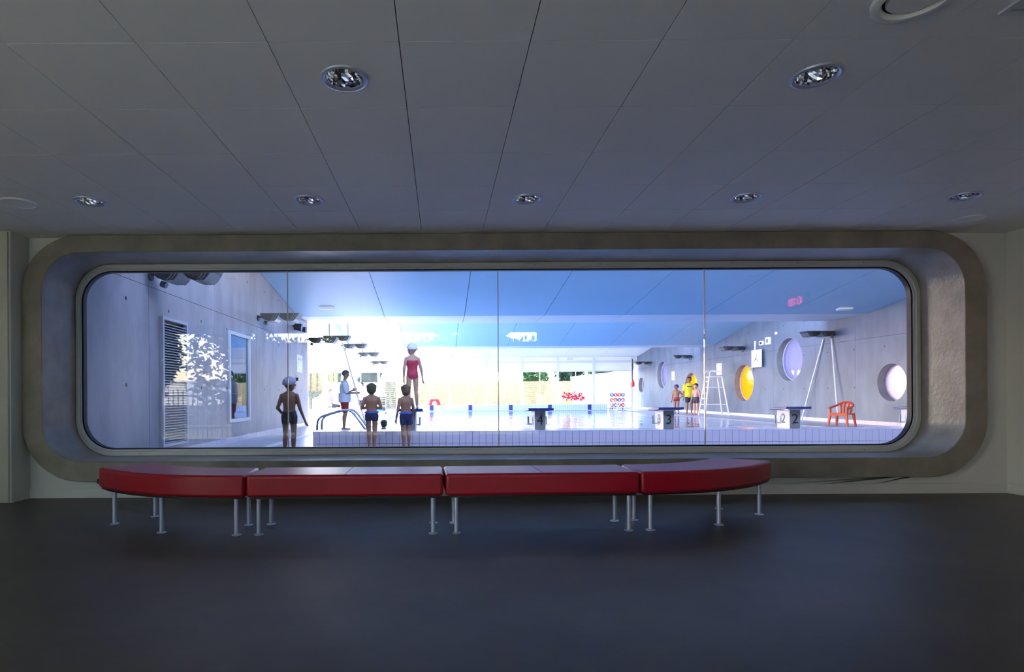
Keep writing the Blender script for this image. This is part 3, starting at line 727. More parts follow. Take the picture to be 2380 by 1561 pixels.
B().box(0, .06, -.08, .08, -.05, .05).build('case', 'black_plastic', t); B().box(.06, .075, -.05, .05, -.035, .035).build('button', 'yellow_foam', t)
t = thing('wall_notice', 'faint white notice sheet on the concrete wall end', 'notice', (XL, 18.3, 1.95)); B().box(0, .006, -.35, .35, -.2, .35).build('sheet', 'plain_white', t)
B().box(.006, .009, -.25, .25, .18, .24).build('heading', 'louvre_grey', t)
# leaning poles
for lab, p0, p1 in (('long pale pole leaning on the wall, left one of two', (13.3, 21.25, 0), (13.43, 20.2, 2.9)), ('long pale pole leaning on the wall, right one of two behind the chair', (13.25, 19.2, 0), (13.43, 19.8, 3.0))):
    o = B().cone(p0, p1, .024, .024, 10).build('leaning_pole', 'white_paint', None, p0, smooth=True); tag(o, lab, 'pole', 'poles leaning on the pool wall')
# orange armchair
def armchair(lab, loc, rz, m='orange_plastic', name='plastic_armchair'):
    t = thing(name, lab, 'chair', loc, rz); t.scale = (.93, .93, .93)
    sh = lambda *p: p
    B().add([(-.24,-.24,.40),(.24,-.24,.40),(.22,.22,.37),(-.22,.22,.37),(-.24,-.24,.43),(.24,-.24,.43),(.22,.22,.40),(-.22,.22,.40)], [(0,3,2,1),(4,5,6,7),(0,1,5,4),(1,2,6,5),(2,3,7,6),(3,0,4,7)]).build('seat', m, t, bevel=.012)
    B().box(-.22, .22, -.245, -.22, .34, .42).build('front_apron', m, t)
    for sx in (-1, 1):
        for y0, y1 in ((-.25, -.21), (.24, .19)):
            b = B(); b.add([(sx*.29-.03,y0-.025,0),(sx*.29+.02,y0-.025,0),(sx*.29+.02,y0+.025,0),(sx*.29-.03,y0+.025,0),(sx*.24-.035,y1-.035,.42),(sx*.24+.035,y1-.035,.42),(sx*.24+.035,y1+.035,.42),(sx*.24-.035,y1+.035,.42)], [(0,3,2,1),(4,5,6,7),(0,1,5,4),(1,2,6,5),(2,3,7,6),(3,0,4,7)])
            b.build('leg', m, t, bevel=.006)
        B().prism([(-.22, .40), (-.17, .40), (-.16, .58), (-.23, .58)], 'X', sx*.25-.02, sx*.25+.02).build('arm_post', m, t, bevel=.006)
        B().tube([(sx*.25, -.25, .585), (sx*.275, -.1, .6), (sx*.275, .08, .63), (sx*.24, .2, .68), (sx*.16, .27, .74)], .034, 8).build('armrest', m, t, smooth=True)
    # curved open back: top rail, two side pillars and a fan of slats
    B().tube([(-.2, .24, .7), (-.12, .28, .755), (0, .295, .77), (.12, .28, .755), (.2, .24, .7)], .042, 8).build('back_rail', m, t, smooth=True)
    for xx in (-.17, -.06, .06, .17): B().tube([(xx*.8, .2, .39), (xx*.95, .25, .58), (xx, .275, .745)], .034, 6).build('back_slat', m, t)
    return t
armchair('orange plastic armchair standing by the concrete wall', (12.15, 17.45, 0), math.radians(-62))
armchair('white plastic chair under the seated person', (-5.55, 28.6, 0), math.radians(80), 'plain_white')
# lifeguard chair
t = thing('lifeguard_chair', 'tall white tubular lifeguard chair with ladder rungs', 'lifeguard chair', (12.55, 26.5, 0))
legs = [((-.62, -.35, 0), (-.28, -.2, 1.75)), ((-.62, .35, 0), (-.28, .2, 1.75)), ((.62, -.35, 0), (.26, -.2, 1.75)), ((.62, .35, 0), (.26, .2, 1.75))]
legs = [((-.55, -.32, 0), (-.3, -.2, 1.75)), ((-.55, .32, 0), (-.3, .2, 1.75)), ((.55, -.32, 0), (.28, -.2, 1.75)), ((.55, .32, 0), (.28, .2, 1.75))]
for p, q in legs: B().tube([p, q], .03, 8).build('leg', 'white_paint', t)
for k in range(6):
    z = .25+k*.26; f = z/1.75; x = -.55+.25*f; y = .32-.12*f
    B().tube([(x, -y, z), (x, y, z)], .02, 8).build('rung', 'white_paint', t)
    if k in (1, 4):
        for s_ in (-1, 1): B().tube([(x, s_*y, z), (.55-.27*f, s_*y, z)], .02, 8).build('brace', 'white_paint', t)
B().box(-.32, .3, -.24, .24, 1.74, 1.79).build('seat', 'white_paint', t, bevel=.01)
B().box(.24, .29, -.22, .22, 1.85, 2.4).build('backrest', 'white_paint', t, bevel=.01)
for s_ in (-1, 1): B().tube([(-.28, s_*.24, 1.78), (-.3, s_*.24, 1.95), (-.2, s_*.24, 2.05), (.0, s_*.24, 2.05), (.26, s_*.24, 2.0)], .022, 8).build('armrest', 'white_paint', t, smooth=True)
B().box(-.5, -.34, -.22, .22, .78, .81).build('footrest', 'white_paint', t)

# floats and lane ropes at the far end
t = thing('foam_arch', 'small red foam arch standing on the far pool edge', 'float', ((1010-1025)*37.2/F, 37.12, .372))
out = [(-.42, 0)] + [(-.42+.1+.0, .12), (-.26, .37), (.26, .37), (.36, .12), (.42, 0)]
inn = [(.16, 0)] + [(.16*math.cos(a), .05+.22*math.sin(a)) for a in [PI*i/8 for i in range(9)]] + [(-.16, 0)]
B().prism(out + inn, 'Y', -.12, .12).build('foam', 'red_foam', t)
t = thing('float_rack', 'rack of stacked coloured swim boards beside the glass door', 'rack', (-3.35, 31.6, 0)); 
B().box(-.34, .34, -.3, .3, .1, .14).build('shelf', 'stainless', t)
for sx in (-1, 1):
    for sy in (-1, 1):
        B().tube([(sx*.34, sy*.3, .07), (sx*.34, sy*.3, 1.05)], .018, 6).build('post', 'stainless', t)
        B().cone((sx*.34-.02, sy*.3, .05), (sx*.34+.02, sy*.3, .05), .05, .05, 12).build('caster', 'black_plastic', t)
cols = ['green_foam', 'blue_foam', 'red_foam', 'green_foam', 'yellow_foam', 'blue_foam', 'green_foam', 'red_foam', 'yellow_foam', 'blue_foam', 'yellow_foam', 'blue_foam']
names = {'green_foam': 'green', 'blue_foam': 'blue', 'red_foam': 'red', 'yellow_foam': 'yellow'}; seen = {}
ordn = ['lowest', 'second', 'third', 'fourth', 'fifth']
for k, c in enumerate(cols):
    i = seen.get(c, 0); seen[c] = i+1
    bo = [(-.3, -.26), (.2, -.26), (.3, -.15), (.3, .15), (.2, .26), (-.3, .26)]
    o = B().prism(bo, 'Z', 0, .062).build('swim_board', c, None, bevel=.012); o.location = (-3.35+R.uniform(-.03, .03), 31.6, .142+k*.066); o.rotation_euler[2] = R.uniform(-.12, .12)
    tag(o, '%s %s foam swim board counted upward in the rack' % (ordn[i], names[c]), 'swim board', 'swim boards stacked in the rack')
t = thing('float_trolley', 'trolley of red and blue floats in the far corner of the pool', 'trolley', (11.55, 37.7, 0))
B().box(-.5, .5, -.3, .3, .12, .16).build('base', 'white_paint', t)
for sx in (-1, 1):
    B().tube([(sx*.56, 0, .05), (sx*.56, 0, 1.1)], .025, 8).build('post', 'white_paint', t)
    for sy in (-1, 1): B().cone((sx*.42-.02, sy*.24, .06), (sx*.42+.02, sy*.24, .06), .06, .06, 12).build('caster', 'black_plastic', t)
for i in range(3):
    B().box(-.56, .56, -.3, .3, .16+.33*i, .18+.33*i).build('tray', 'white_paint', t)
for i in range(3):
    for j in range(4):
        c = ['red_foam', 'blue_foam', 'red_foam', 'red_foam', 'blue_foam', 'red_foam'][(i*2+j) % 6]
        x, z = -.36+j*.24, .18+.33*i-.011
        o = B().lathe([(.06, -.05), (.118, -.05), (.118, .05), (.06, .05)], n=18, axis='Y', closed=True).build('ring_float', c, None, smooth=True)
        o.location = (11.55+x, 37.7, z+.131)
        tag(o, '%s ring float, %s from the left on the %s trolley tray' % (c.split('_')[0], ['first', 'second', 'third', 'fourth'][j], ['bottom', 'middle', 'top'][i]), 'ring float', 'ring floats on the trolley')
t = thing('lane_rope', 'heap of red and white lane rope hung along the far facade', 'lane rope', (8.85, 38.6, .55))
for m_, nm in (('red_foam', 'red_discs'), ('plain_white', 'white_discs')):
    b = B(); rr = random.Random(3 if nm[0] == 'r' else 5)
    for i in range(150 if nm[0] == 'r' else 60):
        x, z = rr.uniform(-.74, .74), .32+rr.gauss(0, .11); b.lathe([(0, -.025), (.055, -.02), (.055, .02), (0, .025)], (x, rr.uniform(-.1, .1), z), 7, 'Y')
    b.build(nm, m_, t)['kind'] = 'stuff'
B().tube([(-.78, 0, -.55), (-.78, 0, .45), (.78, 0, .45), (.78, 0, -.55)], .02, 6).build('stand', 'white_paint', t)

# ================================================================== outdoors
def tree(lab, x, y, h, rx, m='leaf_green', n=1700, z0=-.3, trunk=.3, name='leafy_tree', size=.2, seed=1):
    rr = random.Random(seed); t = thing(name, lab, 'tree', (x, y, z0))
    b = B(); cz = h*(trunk+1)/2; rz = h*(1-trunk)/2
    cl = [(rr.uniform(-.6, .6)*rx, rr.uniform(-.6, .6)*rx, cz+rr.uniform(-.65, .65)*rz, rr.uniform(.35, .6)) for _ in range(11)]
    for i in range(n):
        cx, cy_, cz_, s_ = cl[i % len(cl)]
        d = Vector((rr.gauss(0, 1), rr.gauss(0, 1), rr.gauss(0, 1))).normalized()*rr.uniform(.55, 1)
        p = Vector((cx+d.x*rx*s_, cy_+d.y*rx*s_, cz_+d.z*rz*s_))
        a = Vector((rr.gauss(0, 1), rr.gauss(0, 1), rr.gauss(0, .7))).normalized(); c = a.orthogonal().normalized(); s2 = size*rr.uniform(.6, 1.4)
        b.add([p-a*s2, p-c*s2*.5, p+a*s2, p+c*s2*.5], [(0, 1, 2, 3)])
    me = bpy.data.meshes.new('crown'); me.from_pydata(b.v, [], b.f); o = bpy.data.objects.new('crown', me); C.objects.link(o); finish(o, m, t)
    tr = B().cone((0, 0, 0), (0, 0, h*(trunk+.35)), .035*h, .015*h, 9)
    for k in range(3):
        a = k*2.1+seed; tr.cone((0, 0, h*(trunk+.05)), (rx*.5*math.cos(a), rx*.5*math.sin(a), cz+.1*h), .014*h, .006*h, 6)
    tr.build('trunk', 'bark', t); return t
for k, (u, y, h, rx, m, lab) in enumerate((
    (1240, 50, 7.5, 1.35, 'leaf_green', 'pale leafy tree beyond the fence behind starting block 4'), (1322, 50, 7.0, 1.5, 'leaf_dark', 'dense green tree beyond the fence above the lane rope'),
    (1398, 49, 6.5, 1.35, 'leaf_green', 'leafy tree beyond the fence right of the lane rope'), (1484, 49, 6.2, 1.25, 'leaf_dark', 'dark green tree at the right end of the far facade'),
    (722, 52, 4.4, 1.2, 'leaf_dark', 'slim tree seen just right of the concrete wall end'), (795, 52, 4.6, 1.2, 'leaf_green', 'tree seen between the cap wearer and the concrete wall'), (862, 52, 4.3, 1.2, 'leaf_dark', 'tree seen just right of the round column'))):
    tree(lab, (u-1025)*y/F, y, h, rx, m, 3800, trunk=.12 if k < 4 else .3, size=.2, seed=k+1)
t = thing('slat_fence', 'long beige fence of horizontal boards beyond the far facade', 'fence', (2, 45, -.1))
me = B().box(-11, 11.5, -.012, .012, 0, .135).mesh('slat'); me.materials.append(MATS['fence_wood'])
for i in range(14): link_mesh('slat', me, t, (0, 0, .03+i*.152))
for i in range(10): B().box(-11+i*2.48, -10.9+i*2.48, .012, .1, 0, 2.18).build('post', 'fence_wood', t)
tag(B().prism([(9.8, -.1), (16, -.1), (16, 3.0), (9.8, 2.35)], 'Y', 43.2, 43.5).build('garden_wall', 'house_white', None, (12, 43.3, -.1)), 'white garden wall rising beyond the right end of the facade', 'wall', kind='structure')
# behind the camera: seen as reflections in the glass
t = thing('iron_fence', 'black iron bar fence reflected in the left of the window', 'fence', (-2, -6.0, -.3))
me = B().box(-.011, .011, -.011, .011, 0, 1.5).mesh('bar'); me.materials.append(MATS['iron_black'])
for i in range(90): link_mesh('bar', me, t, (-7+i*.155, 0, 0))
for z in (.3, 1.3): B().box(-7, 7, -.02, .02, z, z+.04).build('rail', 'iron_black', t)
for k, (x, y, h, rx) in enumerate(((-11.5, -9, 7, 2.0), (-7.2, -9, 7.5, 2.0), (-3.0, -9, 7, 2.0), (1.3, -9, 7.5, 2.0), (5.2, -9, 7, 1.9), (9.7, -9, 7, 2.0))):
    tree(['broad tree mirrored at the far left of the window', 'broad tree mirrored over the louvre', 'broad tree mirrored left of the middle glass joint', 'broad tree mirrored right of the middle glass joint', 'broad tree mirrored near the right glass joint', 'broad tree mirrored at the far right'][k], x, y, h, rx, 'leaf_dark' if k % 2 else 'leaf_green', 10000, trunk=.12, size=.13, seed=20+k)
t = thing('boundary_wall', 'low white boundary wall mirrored behind the bar fence', 'wall', (-13, -14, -.3))
B().box(-9, 3.6, -.3, 0, 0, 1.95).build('wall', 'house_white', t); B().box(-9, 3.6, 0, .05, 0, .9).build('plinth', 'rear_grey', t); B().box(-9, 3.6, -.34, .04, 1.95, 2.02).build('coping', 'house_white', t)
t = thing('screening_hedge', 'dark hedge added to hide bright sky mirrored across the middle of the window', 'hedge', (2, -12.4, -.3)); rr = random.Random(11); b = B()  # added hedge keeps bright ground and sky out of the glass reflections
for k in range(9000):
    p = Vector((rr.uniform(-10.5, 14), rr.choice((rr.uniform(.5, .75), rr.uniform(-.6, .75))), rr.uniform(0, 3.7))); e = Vector((rr.gauss(0, 1), rr.gauss(0, 1), rr.gauss(0, 1))).normalized(); f = e.orthogonal().normalized(); q = rr.uniform(.08, .17)
    b.add([p-e*q, p-f*q*.6, p+e*q, p+f*q*.6], [(0, 1, 2, 3)])
me = bpy.data.meshes.new('foliage'); me.from_pydata(b.v, [], b.f); o = bpy.data.objects.new('foliage', me); C.objects.link(o); finish(o, 'leaf_dark', t); o['kind'] = 'stuff'
B().box(-10.4, 13.9, -.5, .45, 0, 3.55).build('core', 'leaf_dark', t)
struct(B().box(-34, 24, -30, -5.2, -.4, -.315).build('lawn', 'lawn'), 'dark lawn added behind the viewing room to cut ground light')  # ground patch added to darken reflections and cut light from behind
struct(B().box(-9, 8.2, -5.0, -.6, 2.96, 3.2).build('added_canopy', 'roof_out'), 'unseen flat canopy added over the rear glazing to hold back skylight')  # added slab, out of view, blocks skylight from behind
struct(B().box(-7, 6.2, -.6, 5.99, 2.96, 3.2).build('roof_slab', 'roof_out'))

# ================================================================== people
def remesh(b, name, m, parent, voxel, smooth_it=5):
    o = bpy.data.objects.new(name, b.mesh(name)); C.objects.link(o)
    r = o.modifiers.new('r', 'REMESH'); r.mode = 'VOXEL'; r.voxel_size = voxel
    s_ = o.modifiers.new('s', 'SMOOTH'); s_.factor = .5; s_.iterations = smooth_it
    evaluated(o); finish(o, m, parent, 'all'); return o
def cap(b, p0, p1, r0, r1):
    b.cone(p0, p1, r0, r1, 14); b.ell(p0, (r0,)*3, 14, 9); b.ell(p1, (r1,)*3, 14, 9)
class Person:
    def __init__(s, name, lab, loc, rz, H, kid=True, skin='skin', voxel=.011, girth=1.0, elbow=None, wrist=None, knee=None, ankle=None, hip=None, yaw=0, tilt=0, fingers=True):
        s.t = thing('person', lab, 'person', loc, rz); s.H = H; s.vx = voxel; g = girth
        s.hh = H*(.178 if kid else .135); hz = H*.49; s.hipz = hz
        base = Vector((0, 0, 0)) if hip is None else Vector(hip)-Vector((0, 0, hz))
        V = lambda x, y, z: Vector((x*H, y*H, z*H)) + base
        s.pel, s.waist, s.chest = V(0, 0, .52), V(0, .004, .60), V(0, 0, .715)
        s.neck0, s.head = V(0, -.004, .80), V(0, .006+tilt, 1)-Vector((0, 0, s.hh*.5))
        s.sh = {k: V(k*.1*g**.5, 0, .766) for k in (-1, 1)}; s.hipj = {k: V(k*.052, 0, .50) for k in (-1, 1)}
        E = elbow or {-1: (-.135, -.01, .60), 1: (.135, -.01, .60)}; Wr = wrist or {-1: (-.15, .03, .45), 1: (.15, .03, .45)}
        Kn = knee or {-1: (-.055, .008, .27), 1: (.055, .008, .27)}; An = ankle or {-1: (-.058, -.012, .045), 1: (.058, -.012, .045)}
        f = lambda d: {k: Vector(q)*H + base for k, q in d.items()}
        s.el, s.wr, s.kn, s.an = f(E), f(Wr), f(Kn), f(An); s.g = g; s.base = base; s.yaw = yaw
        b = B(); s.torso(b, 0); s.legs(b, 0); s.arms(b, 0, 1); s.heads(b)
        for k in (-1, 1): s.foot(b, k); s.hand(b, k, fingers)
        s.body = remesh(b, 'body', skin, s.t, voxel)
        hx = Matrix.Rotation(yaw, 3, 'Z')
        for k in (-1, 1):
            B().ell(s.head+hx@Vector((k*.17*s.hh, .405*s.hh, .02*s.hh)), (.04*s.hh, .03*s.hh, .028*s.hh), 8, 6).build('eye', 'eye_dark', s.t)
        B().ell(s.head+hx@Vector((0, .41*s.hh, -.27*s.hh)), (.1*s.hh, .03*s.hh, .022*s.hh), 8, 6).build('mouth', 'lip', s.t)
    PROF = ((.45, .05, .045), (.47, .078, .06), (.50, .088, .067), (.53, .089, .068), (.565, .083, .062), (.60, .077, .056), (.635, .078, .057), (.67, .086, .061), (.705, .094, .064), (.735, .098, .063), (.76, .096, .056), (.782, .08, .048), (.80, .055, .04), (.815, .036, .034))
    def torso(s, b, i, low=True, high=True, z0=0, z1=1, flare=0):
        H, g = s.H, s.g; n = 22; rows = [p for p in s.PROF if z0 <= p[0] <= z1]
        vs = []
        for f, rx, ry in rows:
            gx = g**.5; gy = g if .54 < f < .70 else g**.6
            for q in range(n):
                cx, cy_ = math.cos(2*PI*q/n), math.sin(2*PI*q/n)
                sq = 1/max(.001, (abs(cx)**2.4+abs(cy_)**2.4)**(1/2.4))
                vs.append(s.base+Vector((cx*sq*(rx*H*gx+i), cy_*sq*(ry*H*gy+i), f*H + (i if f == rows[-1][0] else -i if f == rows[0][0] else 0))))
        m_ = len(rows)
        b.add(vs, [(r*n+q, r*n+(q+1) % n, (r+1)*n+(q+1) % n, (r+1)*n+q) for r in range(m_-1) for q in range(n)] + [tuple(range(n-1, -1, -1)), tuple(range((m_-1)*n, m_*n))])
        if high:
            for k in (-1, 1): cap(b, s.neck0+Vector((k*.012*H, 0, .0)), s.sh[k]+Vector((-k*.01*H, 0, .003*H)), .034*H+i*.6, .027*H+i*.6)
    def legs(s, b, i, part=1.0, shin=True):
        H, g = s.H, s.g**.5
        for k in (-1, 1):
            kn = s.hipj[k].lerp(s.kn[k], part)
            cap(b, s.hipj[k], kn, .05*H*g+i, .05*H*g+i+(.033-.05)*H*g*part)
            if shin and part == 1.0:
                m_ = s.kn[k].lerp(s.an[k], .3)+Vector((0, -.008*H, 0)); cap(b, s.kn[k], m_, .032*H*g+i, .033*H*g+i); cap(b, m_, s.an[k], .033*H*g+i, .019*H+i)
    def arms(s, b, i, part=1.0):
        H, g = s.H, s.g**.5
        for k in (-1, 1):
            e = s.sh[k].lerp(s.el[k], min(1, part)); cap(b, s.sh[k], e, .031*H*g+i, (.031-.007*min(1, part))*H*g+i)
            if part >= 1: cap(b, s.el[k], s.wr[k], .0225*H*g+i, .015*H+i)
    def heads(s, b):
        h = s.hh; hx = Matrix.Rotation(s.yaw, 3, 'Z'); c = s.head
        cap(b, s.neck0, c-Vector((0, 0, .25*h)), .034*s.H, .03*s.H)
        b.ell(c+Vector((0, 0, .08*h)), (.385*h, .43*h, .42*h), 20, 13)
        b.ell(c+hx@Vector((0, .07*h, -.2*h)), (.29*h, .32*h, .29*h), 18, 11)
        cap(b, c+hx@Vector((0, .38*h, .02*h)), c+hx@Vector((0, .45*h, -.1*h)), .04*h, .06*h)
        for k in (-1, 1): b.ell(c+hx@Vector((k*.37*h, -.02*h, -.04*h)), (.04*h, .07*h, .11*h), 10, 7)
    def foot(s, b, k):
        H = s.H; a = s.an[k]; fl = Vector((a.x, a.y, a.z-.028*H))
        cap(b, fl+Vector((0, -.03*H, 0)), fl+Vector((k*.012*H, .07*H, -.006*H)), .019*H, .014*H)
        b.ell(fl+Vector((k*.014*H, .085*H, -.004*H)), (.026*H, .03*H, .011*H), 12, 7)
    def hand(s, b, k, fingers):
        H = s.H; w_ = s.wr[k]; d = (w_-s.el[k]).normalized(); sd = d.cross(Vector((k, 0, 0)))
        if sd.length < .3: sd = d.cross(Vector((0, 1, 0)))
        sd.normalize(); pc = w_+d*.028*H; r = max(.0045*H, s.vx*.75)
        cap(b, w_, w_+d*.045*H, .014*H, .016*H); cap(b, pc+sd*.011*H, pc+sd*.013*H+d*.022*H, .011*H, .011*H); cap(b, pc-sd*.011*H, pc-sd*.013*H+d*.022*H, .011*H, .011*H)
        if not fingers: return
        nrm = d.cross(sd).normalized()*(-k)
        for i_, (o_, l) in enumerate(((-.021, .034), (-.007, .043), (.007, .046), (.021, .04))):
            q0 = w_+d*.05*H+sd*o_*H; q1 = q0+d*l*.55*H+nrm*.006*H; q2 = q1+d*l*.45*H+nrm*.016*H; cap(b, q0, q1, r, r*.95); cap(b, q1, q2, r*.95, r*.85)
        q0 = w_+d*.02*H+sd*.015*H; q1 = q0+d*.02*H+sd*.024*H; q2 = q1+d*.024*H+sd*.006*H; cap(b, q0, q1, r*1.15, r); cap(b, q1, q2, r, r*.85)
    # clothing
    def trunks(s, m, part=.35, top=None, name='swim_trunks', inf=.009):
        b = B(); s.torso(b, inf, True, False, .45, .565); s.legs(b, inf, part, False)
        o = remesh(b, name, m, s.t, s.vx)
        if top: B().lathe([(.082*s.H*s.g**.5+inf+.006, -.008), (.093*s.H*s.g**.5+inf+.01, .0), (.089*s.H*s.g**.5+inf+.006, .022*s.H)], n=24).build('waistband', top, o, smooth=True); w_ = o.children[0]; w_.location = s.pel+Vector((0, 0, .028*s.H)); w_.scale = (1.04, .84*s.g**.5, 1)
        return o
    def shirt(s, m, sleeve=.62, inf=.016, long=True, name='t_shirt'):
        b = B(); s.torso(b, inf, long); s.arms(b, inf*1.2, sleeve)
        if long:
            el_ = [((.092*s.H*s.g**.5+inf+.022)*math.cos(2*PI*q/22), (.07*s.H*s.g+inf+.022)*math.sin(2*PI*q/22)) for q in range(22)]
            b.prism([(x+s.pel.x, y+s.pel.y) for x, y in el_], 'Z', s.pel.z-.055*s.H, s.pel.z+.1*s.H)
        return remesh(b, name, m, s.t, s.vx)
    def swimsuit(s, m):
        b = B(); s.torso(b, .008, True, False, .46, .74)
        for k in (-1, 1): cap(b, s.chest+Vector((k*.045*s.H, 0, .0)), s.sh[k]+Vector((-k*.045*s.H, 0, .022*s.H)), .056*s.H, .02*s.H)
        return remesh(b, 'swimsuit', m, s.t, s.vx)
    def cap_on(s, m, name='swim_cap', low=.0, peak=False):
        h = s.hh; b = B(); c = s.head+Vector((0, 0, .1*h)); n, mm = 24, 9; hx = Matrix.Rotation(s.yaw, 3, 'Z')
        vs = []
        for j in range(mm+1):
            t_ = (PI*.60)*j/mm
            for i in range(n):
                a = 2*PI*i/n; fwd = max(0, math.sin(a)); tt = t_*(1-.30*fwd)
                vs.append(c+hx@Vector((.425*h*math.sin(tt)*math.cos(a), .47*h*math.sin(tt)*math.sin(a), .455*h*math.cos(tt))))
        fs = [(j*n+i, j*n+(i+1) % n, (j+1)*n+(i+1) % n, (j+1)*n+i) for j in range(mm) for i in range(n)]
        b.add(vs, fs); o = b.build(name, m, s.t, smooth='all')
        sol = o.modifiers.new('th', 'SOLIDIFY'); sol.thickness = .03*h; sol.offset = 1
        if peak: B().prism([(-.3*h, .0), (.3*h, 0), (.22*h, .36*h), (0, .44*h), (-.22*h, .36*h)], 'Z', 0, .03*h).build('peak', m, o, bevel=.003); o.children[0].location = c+hx@Vector((0, -.36*h if peak == 'back' else .36*h, .05*h)); o.children[0].rotation_euler = (0, 0, s.yaw + (PI if peak == 'back' else 0))
        return o
    def hair(s, m, long=0):
        h = s.hh; hx = Matrix.Rotation(s.yaw, 3, 'Z'); b = B(); c = s.head
        b.ell(c+hx@Vector((0, -.04*h, .13*h)), (.425*h, .44*h, .41*h), 18, 11); b.ell(c+hx@Vector((0, -.14*h, -.06*h)), (.4*h, .34*h, .38*h), 18, 11)
        if long: b.ell(c+hx@Vector((0, -.2*h, -.35*h)), (.36*h, .24*h, .4*h), 16, 9)
        for i in range(14):
            a = i*2*PI/14; b.ell(c+hx@Vector((.33*h*math.cos(a), .33*h*math.sin(a)-.04*h, .26*h)), (.12*h, .12*h, .12*h), 8, 6)
        return remesh(b, 'hair', m, s.t, max(.009, s.vx), 2)
mat('skin', (152, 106, 82), .5, var=.06, scale=9); mat('skin_fair', (196, 150, 128), .5, var=.05, scale=9); mat('skin_dark', (118, 80, 62), .5, var=.06, scale=9)
mat('eye_dark', (24, 20, 20), .3); mat('lip', (128, 66, 60), .5)
mat('cap_silver', (150, 152, 176), .35); mat('cap_white', (232, 232, 236), .4); mat('cap_blue', (58, 70, 132), .4); mat('cap_navy', (40, 42, 66), .5, var=.3, scale=30)
mat('trunk_black', (24, 23, 28), .4, var=.5, scale=14); mat('trunk_navy', (34, 38, 84), .5); mat('band_blue', (40, 82, 190), .5); mat('trunk_red', (136, 26, 34), .5)
mat('suit_red', (186, 34, 72), .5, var=.25, scale=26); mat('shirt_pale', (206, 210, 222), .8, var=.04); mat('shorts_red', (150, 26, 36), .7); mat('shirt_yellow', (228, 208, 50), .8)
mat('hair_dark', (40, 32, 30), .6, var=.3, scale=40); mat('hair_brown', (96, 66, 50), .6, var=.3, scale=40); mat('cloth_black', (30, 30, 34), .8); mat('cloth_stripe', (206, 150, 150), .8, var=.3, scale=18); mat('cloth_white', (232, 232, 234), .8)
mat('short_dark', (56, 58, 78), .7); mat('print_white', (236, 236, 230), .6)
rad = math.radians
# boy at the glass, seen from behind, head turned
p = Person('boy', 'boy in black trunks seen from behind at the nearest glass joint', (-2.53, 9.6, 0), rad(-8), 1.31, voxel=.008, girth=.95, yaw=rad(-48),
           elbow={-1: (-.148, -.02, .61), 1: (.135, .02, .60)}, wrist={-1: (-.105, .07, .515), 1: (.165, .10, .45)}, skin='skin_dark')
p.trunks('trunk_black', .28); p.cap_on('cap_silver')
# boy with arms folded
p = Person('boy', 'dark haired boy with folded arms and a blue waistband, seen from behind', (-1.31, 10.85, 0), rad(4), 1.23, voxel=.008, girth=1.0,
           elbow={-1: (-.15, .0, .62), 1: (.15, .0, .62)}, wrist={-1: (.03, .105, .62), 1: (-.03, .09, .64)}, knee={-1: (-.045, .01, .27), 1: (.045, .01, .27)}, ankle={-1: (-.04, -.012, .045), 1: (.04, -.012, .045)}, skin='skin')
p.trunks('trunk_navy', .2, 'band_blue'); p.hair('hair_dark')
# boy in front of block 5
p = Person('boy', 'boy in dark blue trunks standing before starting block 5', (-.665, 10.86, 0), rad(25), 1.2, voxel=.009, girth=.95,
           elbow={-1: (-.14, -.02, .61), 1: (.14, .02, .61)}, wrist={-1: (-.145, .04, .46), 1: (.13, .08, .48)}, knee={-1: (-.045, .01, .27), 1: (.045, .01, .27)}, ankle={-1: (-.045, -.012, .045), 1: (.045, -.012, .045)}, skin='skin')
p.trunks('trunk_navy', .45, 'band_blue'); p.hair('hair_brown')
# swimmer on block 5
p = Person('girl', 'swimmer in a red suit and white cap standing on starting block 5', (-.58, 11.68, .726), rad(18), 1.32, voxel=.009, girth=.9, yaw=rad(42),
           elbow={-1: (-.13, .0, .61), 1: (.14, -.01, .61)}, wrist={-1: (-.12, .05, .47), 1: (.165, .0, .46)}, knee={-1: (-.06, .01, .27), 1: (.06, .01, .27)}, ankle={-1: (-.07, -.012, .045), 1: (.07, -.012, .045)}, skin='skin_fair')
p.swimsuit('suit_red'); p.cap_on('cap_white')
# instructor with pole
p = Person('adult', 'adult in pale t-shirt, red shorts and dark cap holding a long pole', (-2.83, 16.9, 0), rad(-78), 1.74, kid=False, voxel=.012, girth=1.1, yaw=rad(-8), tilt=.012,
           elbow={-1: (-.13, -.005, .61), 1: (.125, .03, .62)}, wrist={-1: (-.11, .13, .66), 1: (.09, .16, .62)}, skin='skin')
p.shirt('shirt_pale', .8, .024); p.trunks('shorts_red', .72, name='shorts', inf=.032); p.cap_on('cap_navy', 'cap', peak='back')
mat('pole_grey', (214, 216, 222), .4)
d0, d1 = Vector((-2.86, 16.75, 2.55)), Vector((-2.12, 16.55, -.02))
o = B().cone(d0, d1, .019, .019, 10).build('rescue_pole', 'pole_grey', None, tuple(d1), smooth=True); tag(o, 'long pale rescue pole held by the adult in the cap', 'pole')
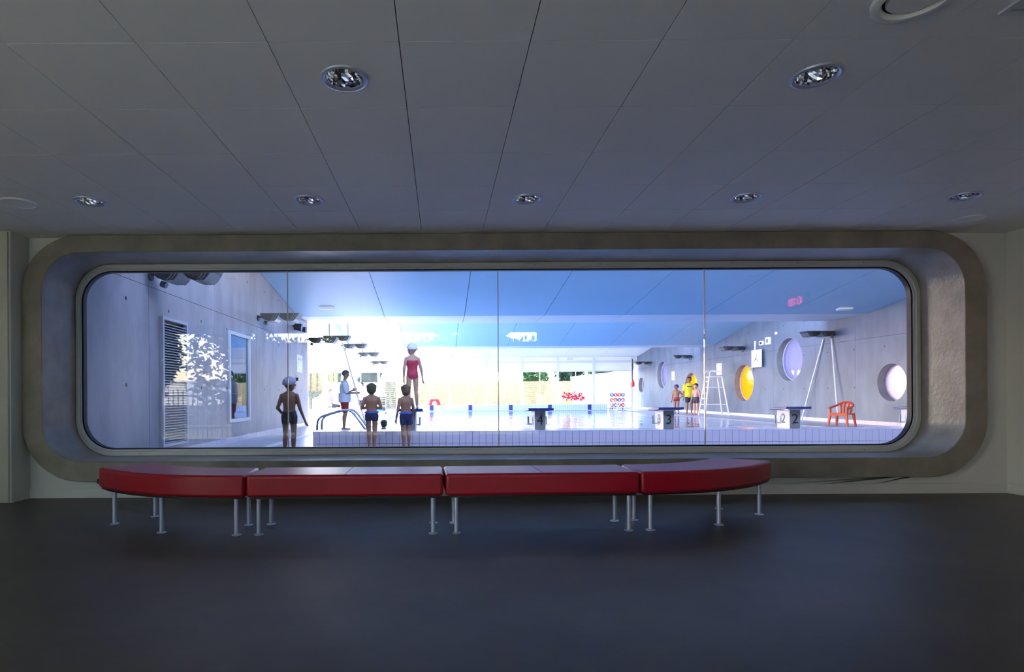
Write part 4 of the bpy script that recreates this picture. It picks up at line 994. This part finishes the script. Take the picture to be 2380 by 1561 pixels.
# seated person
sy = 28.55
p = Person('adult', 'person in a striped top sitting on the white plastic chair', (-5.5, sy, 0), rad(-100), 1.66, kid=False, voxel=.014, hip=(0, 0, .5), skin='skin_fair', fingers=False,
           knee={-1: (-.07, .25, .48), 1: (.07, .25, .48)}, ankle={-1: (-.07, .27, .235), 1: (.07, .29, .235)}, elbow={-1: (-.14, .02, .63), 1: (.14, .02, .63)}, wrist={-1: (-.06, .16, .6), 1: (.06, .16, .6)})
p.shirt('cloth_stripe', .7, .015); p.trunks('cloth_black', 1.0, name='trousers', inf=.02); p.hair('hair_brown')
# person by the column
p = Person('adult', 'person in a white top and dark shorts standing beside the round column', (-4.05, 29.4, 0), rad(150), 1.68, kid=False, voxel=.014, skin='skin_fair', fingers=False)
p.shirt('cloth_white', .6, .018); p.trunks('cloth_black', .75, name='shorts', inf=.022); p.hair('hair_dark')
# swimmer's head in the water
p = Person('swimmer', 'swimmer with only the dark head above the water near starting block 5', (-1.80, 18.0, -1.16), rad(30), 1.4, voxel=.012, skin='skin', fingers=False)
p.hair('hair_dark')
# right side group
p = Person('boy', 'boy in a blue cap and red briefs with hand on hip', (11.86, 29.0, 0), rad(140), 1.46, voxel=.012, girth=1.12, skin='skin', yaw=rad(-20),
           elbow={-1: (-.21, -.06, .62), 1: (.14, -.01, .61)}, wrist={-1: (-.115, .01, .53), 1: (.14, .05, .47)})
p.trunks('trunk_red', .12); p.cap_on('cap_blue')
p = Person('adult', 'lifeguard in a yellow t-shirt and dark shorts before the yellow window', (12.33, 28.6, 0), rad(165), 1.84, kid=False, voxel=.013, girth=1.12, skin='skin', yaw=rad(-30),
           elbow={-1: (-.135, -.01, .61), 1: (.14, -.01, .61)}, wrist={-1: (-.14, .04, .46), 1: (.15, .06, .45)})
p.shirt('shirt_yellow', .7, .024); p.trunks('short_dark', .7, name='shorts', inf=.022); p.hair('hair_dark')
B().box(-.12, .12, .157, .162, 1.34, 1.38).build('shirt_print', 'trunk_navy', p.t)
p = Person('boy', 'bare chested boy in dark swim shorts beside the lifeguard chair', (12.22, 27.6, 0), rad(120), 1.5, voxel=.012, girth=1.05, skin='skin_fair', yaw=rad(30))
p.trunks('short_dark', .5); p.hair('hair_dark')
